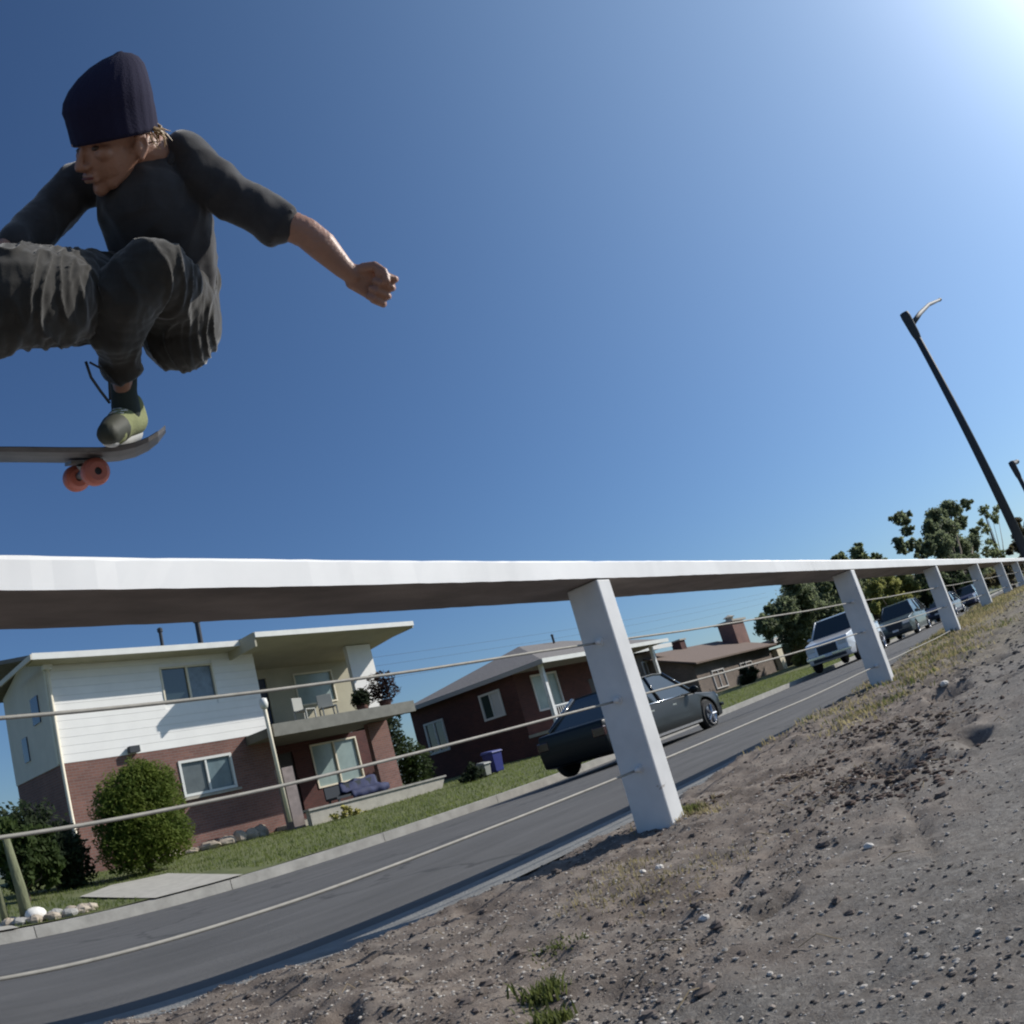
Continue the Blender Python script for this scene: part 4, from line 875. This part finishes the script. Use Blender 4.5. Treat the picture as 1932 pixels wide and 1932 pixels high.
# the fist: palm, thumb and five bent fingers fused to the wrist
hx = (W(712,541,1.97)-W(668,522,1.97)).normalized(); hv = ray(700,540); hy = (hv.cross(hx)).normalized()
if hy.dot(im_u) < 0: hy = -hy
hz = hx.cross(hy); hz = hz if hz.dot(hv) < 0 else -hz      # towards the camera
wr, _ = J(668,522,-.03)
def HH(a, b_, c): return wr+hx*a+hy*b_+hz*c
for q in (-.026,-.009,.009,.026): bd.cap(HH(.0,q*.6,0), .017, HH(.068,q,.0), .0145)
for i, q in enumerate((.034,.012,-.011,-.033)):
    ln = (1,1.08,1.0,.85)[i]
    bd.path([(HH(.066,q,.002),.0108),(HH(.072+.024*ln,q*1.02,.012),.0098),(HH(.072+.021*ln,q*1.0,.036),.0092),(HH(.066,q*.95,.044),.0092),(HH(.050,q*.92,.036),.0088)])
bd.path([(HH(.014,.028,.008),.015),(HH(.036,.044,.022),.0125),(HH(.062,.040,.042),.0108),(HH(.078,.022,.052),.0095)])
body = bd.build('body', M_skin, person, voxel=.0034, smooth=3)
# eyes and lips, small
for sg in (-1, 1):
    MB().ell(HP(.0745,sg*.031,-.006), (.010,.012,.006), 12, 8, rot=hrot).build('eye', mat('shaded_eye', (0.06,0.04,0.03), 0.35), body, smooth=True)
MB().tube([HP(.0935,-.020,-.0715), HP(.0965,0,-.0710), HP(.0935,.020,-.0715)], .0028, 6).build('mouth', mat('lip_line', (0.16,0.04,0.035), 0.6), body, smooth=True)
# hair: fair strands behind the ear and at the nape
rnd = random.Random(3); hb = MB()
for i in range(260):
    a = rnd.uniform(-2.6, 2.6); 
    if abs(a) < 1.95: continue
    c0 = HP(-.01+.095*math.cos(a), .082*math.sin(a), .015+rnd.uniform(-.01,.01)); ln = rnd.uniform(.025,.065)
    c1 = c0-hu*ln*.6+(c0-hc).normalized()*.012-fw*.01+Vector((rnd.gauss(0,.006),rnd.gauss(0,.006),rnd.gauss(0,.006))); c2 = c1-hu*ln*.35-fw*rnd.uniform(-.01,.02)+Vector((rnd.gauss(0,.01),)*3)
    hb.tube([c0,c1,c2], [.0022,.002,.0006], 4, caps=False)
hb.build('hair', mat('fair_hair', (0.30,0.19,0.08), 0.5), person, kind='stuff')
# beanie: ribbed knit with turned-up cuff
def beanie():
    b = MB(); n = 96; prof_ = [(.97,-.030,0),(1.00,-.031,0),(1.015,-.020,0),(1.025,.015,0),(1.03,.030,0),(1.025,.040,0),(1.045,.060,.0),(1.01,.085,-.003),(.92,.112,-.009),(.77,.138,-.017),(.57,.158,-.024),(.34,.171,-.030),(.13,.177,-.034),(.05,.182,-.036),(0,.182,-.036)]
    for r, u, sh in prof_:
        for k in range(n):
            a = 2*PI*k/n; rr = r*(1+(.007*math.cos(a*24)))*(1+.02*math.sin(a*3+u*30))
            tilt = .004*math.cos(a)      # cuff pulled low on the brow
            ff = .108*rr*math.cos(a); ss = .095*rr*math.sin(a)
            b.v.append(HP(-.008+sh*1.7+ff, ss, u*.93+.030+tilt*max(0, 1-u/.12)))
    for j in range(len(prof_)-1):
        for k in range(n): b.f.append((j*n+k, j*n+(k+1) % n, (j+1)*n+(k+1) % n, (j+1)*n+k))
    return b.build('beanie', M_navy, person, smooth=True)
beanie()
def folds(s1, s2, amp, seed, axis_=(1,.3,.3)):
    def f(c):
        q = Vector((c.x*axis_[0], c.y*axis_[1], c.z*axis_[2]))*s1
        w_ = noise.noise(q+Vector((seed,0,0))); v = noise.noise(c*s2+Vector((0,seed,0)))
        return amp*(1-abs(w_)*2.6)*.6+amp*.5*v+.005
    return f
def creases(amp, seed):
    """sharp folds running down the cloth, as pulled by the bent knees"""
    def f(c):
        a, b_, d_ = c.dot(im_r), c.dot(im_u), c.dot(vw)
        w1 = noise.noise(Vector((a*26+2.2*noise.noise(Vector((a*5,b_*5,seed))), b_*4.5, d_*12+seed)))
        w2 = noise.noise(Vector((a*55, b_*9, d_*20+seed*2))); w3 = noise.noise(Vector((a*9, b_*9, d_*9+seed*3)))
        return amp*((1-min(1,abs(w1)*3.0))**1.4*1.3-.2) + amp*.18*(1-min(1,abs(w2)*3)) + amp*.9*w3 + .0045
    return f
# long-sleeved-to-the-elbow shirt, hem loose over the hips
sh_ = Blob()
sh_.path([J(290,320,.09,58),J(275,385,.06,92),J(300,430,.08,104),J(320,490,.08,92),J(335,540,.07,80)])
sh_.path([J(345,300,.08,42),J(300,318,.10,50),J(240,345,.10,52),J(205,345,.10,46)])
sh_.path([J(350,292,.07,42),J(378,335,.06,50),J(450,378,.03,44),J(500,406,.01,40),J(521,419,0,38)])
def flat_end(bl, a, b_, r0, r1, L_=.06):
    a, b_ = a[0], b_[0]; d = (b_-a).normalized(); bl.mb.lathe([(0,-L_),(r0,-L_),(r1,0),(r1*.96,.001),(0,.001)], b_, d, 20)
flat_end(sh_, J(500,406,.01), J(533,429,0), .047, .052, .07)
sh_.path([J(215,335,.10,50),J(145,355,.10,46),J(95,408,.05,42),J(58,440,.0,40)])
sh_.path([J(58,440,.0,38),J(28,462,-.06,32)])
shirt = sh_.build('shirt', M_shirt, person, voxel=.006, smooth=6, disp=folds(15, 17, .0085, 3, (1,1,.5)))
# crew-neck collar ring and sleeve cuffs
def ring(name, c, ax, R_, r, parent, m, sq=1.0):
    ax = Vector(ax).normalized(); u = ax.orthogonal().normalized(); v = ax.cross(u)
    MB().tube([c+R_*(math.cos(2*PI*k/28)*u*sq+math.sin(2*PI*k/28)*v) for k in range(29)], r, 7).build(name, m, parent, smooth=True)
nk = (J(283,290,.06)[0]); ring('collar', nk+(J(300,330,.1)[0]-nk)*.25, (J(300,330,.1)[0]-HP(-.035,0,-.03)), .064, .010, shirt, M_shirt)
tr = Blob()
tr.path([J(325,545,.07,84),J(338,600,.07,80),J(338,628,.06,74)])                                   # seat
tr.path([J(320,570,.10,86),J(180,562,.02,84),J(90,562,-.16,86),J(20,560,-.22,88),J(-50,590,-.24,78)])   # left thigh
tr.path([J(-50,590,-.24,72),J(-80,700,-.18,48),J(-95,765,-.12,34)])
tr.path([J(345,618,.08,74),J(325,560,.0,72),J(292,508,-.12,54)])                                   # right thigh, knee drawn up to the chest
tr.path([J(284,510,-.13,53),J(235,560,-.13,62),J(218,620,-.10,50),J(226,660,-.05,36),J(232,690,-.01,32)])
flat_end(tr, J(222,650,-.05), J(232,705,-.01), .042, .040, .07)
tr.path([J(372,470,.09,26),J(368,530,.09,46)])
trou = tr.build('trousers', M_trou, person, voxel=.0045, smooth=5, disp=creases(.0062, 9))
# shoelace-like cord hanging from the hem
MB().tube([J(162,682,-.1)[0],J(172,712,-.1)[0],J(190,738,-.08)[0],J(207,760,-.06)[0]], .0035, 6).build('cord', M_blackm, person, smooth=True)
MB().tube([J(170,684,-.1)[0],J(192,696,-.08)[0],J(206,715,-.06)[0],J(208,755,-.06)[0]], .003, 6).build('cord', M_blackm, person, smooth=True)
# sock and shoes
so = Blob().path([J(226,655,-.04,30),J(233,700,0,28),J(234,740,0,26),J(238,775,.0,29)]); so.build('sock', mat('black_green_sock', (0.025,0.035,0.03), 0.9), person, voxel=.005, smooth=4)
M_shoe = mat('olive_suede', (0.19,0.205,0.09), 0.9, var=0.15, vscale=20, bump=0.2, bscale=150); M_sole = mat('grey_rubber_sole', (0.42,0.42,0.40), 0.7)
def shoe(name, heel, toe, r, label=None):
    s_ = Blob(); h_, t_ = Vector(heel), Vector(toe); d = (t_-h_); s_.path([(h_+im_u*.05,r*.80),(h_+im_u*.01,r),(h_.lerp(t_,.45)+im_u*.012,r*.98),(h_.lerp(t_,.8),r*.85),(t_,r*.62)])
    o = s_.build(name, M_shoe, person, voxel=.005, smooth=5)
    q = Blob(); q.path([(h_-im_u*r*.62,r*.62),(h_.lerp(t_,.5)-im_u*r*.62,r*.58),(t_-im_u*r*.32,r*.5)]); q.build('sole', M_sole, o, voxel=.005, smooth=3)
    return o
o = shoe('shoe', J(250,800,.07)[0], J(205,818,-.13)[0], .041)
q = Blob(); h_, t_ = J(250,800,.07)[0], J(205,818,-.13)[0]; q.path([(h_.lerp(t_,.72)+im_u*.004,.0375),(t_+im_u*.0,.028)]); q.build('toe_cap', mat('dark_toe_leather', (0.03,0.032,0.02), 0.7), o, voxel=.004, smooth=3)
MB().tube([h_.lerp(t_,.40)+im_u*.047-im_r*.02, h_.lerp(t_,.46)+im_u*.049+im_r*.0, h_.lerp(t_,.5)+im_u*.045+im_r*.018, h_.lerp(t_,.6)+im_u*.042-im_r*.015, h_.lerp(t_,.62)+im_u*.040+im_r*.016], .003, 5).build('lace', M_white, o, smooth=True)
shoe('shoe', J(-95,805,.04)[0], J(-150,820,-.14)[0], .036)

# ------------------------------------------------------------------ skateboard
bx0 = J(100,850)[0]
sb = thing('skateboard', 'skateboard seen edge-on in mid-air under the skater, kicktail up, orange wheels', 'skateboard')
cl = [(312,808),(298,824),(280,837),(255,848),(225,855),(190,858),(120,858),(40,857),(-60,857),(-160,857),(-230,852),(-262,842),(-285,826)]
hw = [.03,.070,.088,.098,.100,.102,.103,.103,.103,.103,.10,.085,.04]
th_ = .0115; b = MB(); g2 = MB(); NW = 9
for (px, py), w_ in zip(cl, hw):
    for j in range(NW):
        t_ = -1+2*j/(NW-1); dd = w_*t_; cc = .004*(t_*t_)        # slight concave
        p = W(px, py+18*dd/.1*.55, D0+dd)+im_u*cc
        b.v.append(p)
n0 = len(cl)*NW
b.v += [Vector(v)-im_u*th_ for v in b.v[:n0]]
for i in range(len(cl)-1):
    for j in range(NW-1):
        k = i*NW+j; b.f += [(k,k+NW,k+NW+1,k+1),(n0+k,n0+k+1,n0+k+NW+1,n0+k+NW)]
    for j in (0, NW-1):
        k = i*NW+j; b.f.append((k,k+NW,n0+k+NW,n0+k))
for i in (0, len(cl)-1):
    for j in range(NW-1): k = i*NW+j; b.f.append((k,k+1,n0+k+1,n0+k))
b.build('deck', mat('worn_deck_maple', (0.11,0.10,0.095), 0.5, var=0.4, vscale=10, stretch=(1,1,4)), sb, smooth=False)
g2.v = [Vector(v)+im_u*.0015 for v in b.v[:n0]]; g2.f = [(i*NW+j,(i+1)*NW+j,(i+1)*NW+j+1,i*NW+j+1) for i in range(1, len(cl)-2) for j in range(NW-1)]
g2.build('grip_tape', mat('black_grip_tape', (0.014,0.014,0.015), 0.95), sb)
M_wheel = mat('orange_urethane', (0.36,0.10,0.065), 0.5, sss=0.2)
def truck(px, py):
    c = W(px, py, D0); ax = (W(px, py, D0+.1)-W(px, py, D0-.1)).normalized(); ax = (ax+im_r*-.35+im_u*-.12).normalized(); lng = im_r
    t = MB(); R_ = Matrix((lng, ax, lng.cross(ax))).transposed()
    def bx(a, b_, c_, d_, e_, f_): 
        m_ = MB().box(a,b_,c_,d_,e_,f_); t.add([c+R_ @ Vector(v) for v in m_.v], m_.f)
    s_ = 1 if (R_ @ Vector((0,0,1))).dot(im_u) > 0 else -1
    bx(-.038,.038,-.026,.026,*sorted((s_*-.002,s_*-.010)))
    t.tube([c-im_u*.008, c-im_u*.034+im_r*.004], [.02,.013], 10)
    t.tube([c-im_u*.036-ax*.055, c-im_u*.036, c-im_u*.036+ax*.055], [.008,.015,.008], 10); t.tube([c-im_u*.036-ax*.088, c-im_u*.036+ax*.088], .004, 8)
    tk = t.build('truck', mat('raw_truck_metal', (0.16,0.16,0.15), 0.45, metal=.6), sb, smooth=False)
    for sg in (-1, 1):
        MB().lathe([(.009,-.024),(.022,-.024),(.031,-.017),(.0335,-.008),(.0335,.008),(.031,.017),(.022,.024),(.009,.024),(.009,-.024)], c-im_u*.040+ax*sg*.074, ax, 28).build('wheel', M_wheel, tk, smooth=False)
        MB().lathe([(0,-.020),(.010,-.020),(.010,.020),(0,.020)], c-im_u*.040+ax*sg*.074, ax, 14).build('bearing', M_dark, tk)
truck(158, 868); truck(-150, 868)

# ------------------------------------------------------------------ gravel, clods and weeds of the verge
rnd = random.Random(21)
def scatter(name, m, n, region, smin, smax, seed, flat=.65, power=2.2, keep=None, sides=None):
    rd = random.Random(seed); V = []; F = []
    base = []
    for _ in range(6):
        q = []
        for j, (zz, rr) in enumerate(((-.6,.0),(-.35,.8),(.15,1.0),(.62,.62),(.8,0))):
            k = 1 if rr == 0 else 6
            for i in range(k):
                a = 2*PI*i/6+j*.5; q.append(Vector((rr*math.cos(a), rr*math.sin(a), zz))*rd.uniform(.8,1.2))
        base.append(q)
    fs = [(0,2,1),(0,3,2),(0,4,3),(0,5,4),(0,6,5),(0,1,6)]+[(1+i,1+(i+1)%6,7+(i+1)%6,7+i) for i in range(6)]+[(7+i,7+(i+1)%6,13+(i+1)%6,13+i) for i in range(6)]+[(13+i,13+(i+1)%6,19) for i in range(6)]
    cnt = 0
    while cnt < n:
        x, y = region(rd)
        if keep and not keep(x, y, rd): continue
        cnt += 1; s_ = smin+(smax-smin)*rd.random()**power; a = rd.random()*2*PI; ca, sa = math.cos(a), math.sin(a); q = base[rd.randrange(6)]; el = rd.uniform(.6,1)
        z = dirt_z(x, y, x < 19)+s_*flat*.10; o = len(V)
        for p in q: V.append((x+s_*(p.x*ca-p.y*el*sa), y+s_*(p.x*sa+p.y*el*ca), z+s_*p.z*flat))
        F += [tuple(i+o for i in f) for f in fs]
    b = MB(); b.v = V; b.f = F; o = b.build(name, m, kind='stuff'); return o
def near_region(rd):
    # denser close to the lens, where single stones show
    d = .55+5.2*rd.random()**1.5; a = math.radians(rd.uniform(-6, 84)); return d*math.cos(a), d*math.sin(a)
def in_verge(x, y, rd): return -.6 < y < dirt_edge(x)+.04 and (rd.random() < (.35 if y < .75 else 1))
M_peb = mat('grey_gravel', (0.19,0.16,0.135), 0.95, var=0.45, vscale=22, detail=2); M_pebl = mat('pale_gravel', (0.42,0.385,0.34), 0.9, var=0.25, vscale=20, detail=2); M_pebd = mat('dark_gravel', (0.065,0.055,0.05), 0.95, var=0.3, vscale=20, detail=2)
scatter('gravel', M_peb, 24000, near_region, .0014, .0075, 31, keep=in_verge, power=3)
scatter('gravel', M_pebl, 15000, near_region, .0014, .0070, 32, keep=in_verge, power=3.2)
scatter('gravel', M_pebd, 1800, near_region, .0014, .006, 33, keep=in_verge)
scatter('dirt_clods', mat('dirt_clod', (0.13,0.105,0.09), 0.98, var=0.35, vscale=30), 420, near_region, .005, .022, 34, keep=lambda x, y, rd: .55 < y < dirt_edge(x)-.05, power=2.6, flat=.8)
def far_region(rd): return 4.5+14*rd.random()**1.3, rd.uniform(-1.5, 2.2)
scatter('gravel', M_peb, 5000, far_region, .006, .022, 35)
# dark turned-up earth, clods and rootlets round the holes
def gq(px, py):
    v = ray(px, py); d = .4
    while (CAM+v*d).z > dirt_z(*(CAM+v*d).xy, False)+.0 and d < 25: d += .01
    p = CAM+v*d; return p.x, p.y
patches = [(*gq(1600,1395), .16), (*gq(1520,1470), .10), (*gq(1650,1475), .20), (*gq(1740,1480), .16), (*gq(1780,1360), .18), (*gq(1700,1365), .12), (*gq(1590,1500), .14), (*gq(1290,1555), .12)]
def patch_region(rd):
    x, y, r = patches[rd.randrange(len(patches))]; return x+rd.gauss(0, r*1.15), y+rd.gauss(0, r*.6)
scatter('dirt_clods', mat('dark_red_earth', (0.105,0.072,0.056), 1, var=0.4, vscale=30), 1500, patch_region, .003, .020, 61, power=2.6, flat=.7)
scatter('gravel', M_pebl, 700, patch_region, .002, .009, 62, power=2.5)
V = []; F = []; rd = random.Random(63); tw = MB()
for i in range(260):
    x, y = patch_region(rd) if i % 2 else near_region(rd)
    if not in_verge(x, y, rd): continue
    a = rd.random()*2*PI; L = rd.uniform(.02,.09); z0 = dirt_z(x, y)+.004; x2, y2 = x+L*math.cos(a), y+L*math.sin(a)
    tw.tube([(x,y,z0),((x+x2)/2+rd.gauss(0,.006),(y+y2)/2+rd.gauss(0,.006),z0+rd.uniform(.004,.018)),(x2,y2,dirt_z(x2,y2)+.004)], rd.uniform(.0008,.0018), 4, caps=False)
tw.build('twigs', mat('dry_twigs', (0.26,0.20,0.12), 0.9), kind='stuff')
# a few single pale stones that stand out
for i, (px, py, r) in enumerate(((1783,1293,.030),(1213,1648,.014),(1330,1735,.013),(1245,1640,.016),(1640,1600,.014))):
    v = ray(px, py); 
    d = .4
    while (CAM+v*d).z > dirt_z(*(CAM+v*d).xy) and d < 9: d += .01
    p = CAM+v*d; o = MB().ell((0,0,0), (r,r*.8,r*.6), 9, 6, jit=.14).build('stone', mat('bright_stone', (0.62,0.58,0.52), 0.8), smooth=False); o.location = p+Vector((0,0,r*.3)); o.rotation_euler[2] = i
    tag(o, ['bright white stone on the dirt right of the second post','small pale stone in the gravel below the nearest post','pale stone in the gravel at lower centre, nearer the camera','pale flat stone just below the nearest post','pale stone on the worn asphalt at right'][i], 'stone', 'single pale stones on the verge')
def weeds(name, m, centers, n, h, spread, seed, wd=.0016):
    rd = random.Random(seed); V = []; F = []
    for i in range(n):
        cx, cy, sp, hs_ = centers[rd.randrange(len(centers))]; x = cx+rd.gauss(0, spread*sp); y = cy+rd.gauss(0, spread*sp*.7); z = dirt_z(x, y, x < 19)-.003
        hh = h*hs_*rd.uniform(.35,1.1); a = rd.random()*2*PI; lx, ly = hh*rd.uniform(.1,.8)*math.cos(a), hh*rd.uniform(.1,.8)*math.sin(a); px_, py_ = -math.sin(a)*wd*(1+hs_), math.cos(a)*wd*(1+hs_); o = len(V)
        V += [(x-px_,y-py_,z),(x+px_,y+py_,z),(x+lx*.4+px_*.8,y+ly*.4+py_*.8,z+hh*.6),(x+lx*.4-px_*.8,y+ly*.4-py_*.8,z+hh*.6),(x+lx,y+ly,z+hh*.9)]
        F += [(o,o+1,o+2,o+3),(o+3,o+2,o+4)]
    b = MB(); b.v = V; b.f = F; return b.build(name, m, kind='stuff')
def gp(px, py):
    v = ray(px, py); d = .4
    while (CAM+v*d).z > dirt_z(*(CAM+v*d).xy, False)+.005 and d < 25: d += .02
    p = CAM+v*d; return p.x, p.y
M_dry = leaf_mat('dry_straw', (0.24,0.20,0.10), (0.36,0.31,0.17)); M_grn = leaf_mat('weed_green', (0.075,0.10,0.03), (0.14,0.16,0.05))
weeds('dry_grass', M_dry, [(*gp(1300,1550),1,.8),(*gp(1250,1560),1,.7),(*gp(1340,1548),1,.5),(*gp(1200,1640),1.6,.5),(*gp(1150,1690),1.6,.5),(*gp(1330,1640),2,.4),(*gp(1250,1680),2,.4)], 1300, .05, .06, 41, .0012)
weeds('weeds', M_grn, [(*gp(1020,1860),1,.8),(*gp(1035,1895),.8,.7),(*gp(1310,1548),1,.8),(*gp(1275,1556),.8,.8),(*gp(1050,1770),1.4,.3)], 900, .05, .028, 42)
cs = []
for i in range(260):
    x = 4+rnd.random()**.8*24; cs.append((x, min(2.1, 1.75+rnd.gauss(0,.28)-.02*x+.3*(x > 9)), 1+.12*x, .5+.06*x))
weeds('dry_grass', M_dry, cs, 17000, .055, .09, 43, .002); weeds('weeds', M_grn, cs[::3], 6000, .05, .10, 44, .002)
cs = [(4+26*rnd.random(), rnd.uniform(-2.5,1.3), 1.5, .5) for i in range(120)]
weeds('dry_grass', M_dry, cs, 5000, .04, .12, 45, .002)
# lawn blades across the road
rd = random.Random(50); V = []; F = []
for i in range(52000):
    x = rd.uniform(1.5, 46); y = 11.5+11*rd.random()**1.2
    if (4.9 < x < 7.1 and y < 15.6) or (x < 3.0) or (13.7 < x < 19.6 and y > 19.8) : continue
    if x > 25 and y > 19.4: continue
    z = lawn_z(x, y); h = rd.uniform(.03,.085); a = rd.random()*PI*2; w_ = .010; o = len(V); lx, ly = h*.5*math.cos(a+1), h*.5*math.sin(a+1)
    V += [(x-w_*math.cos(a),y-w_*math.sin(a),z),(x+w_*math.cos(a),y+w_*math.sin(a),z),(x+lx,y+ly,z+h)]; F.append((o,o+1,o+2))
b = MB(); b.v = V; b.f = F; b.build('lawn_grass', leaf_mat('lawn_blades', (0.11,0.15,0.035), (0.20,0.235,0.065)), kind='stuff')
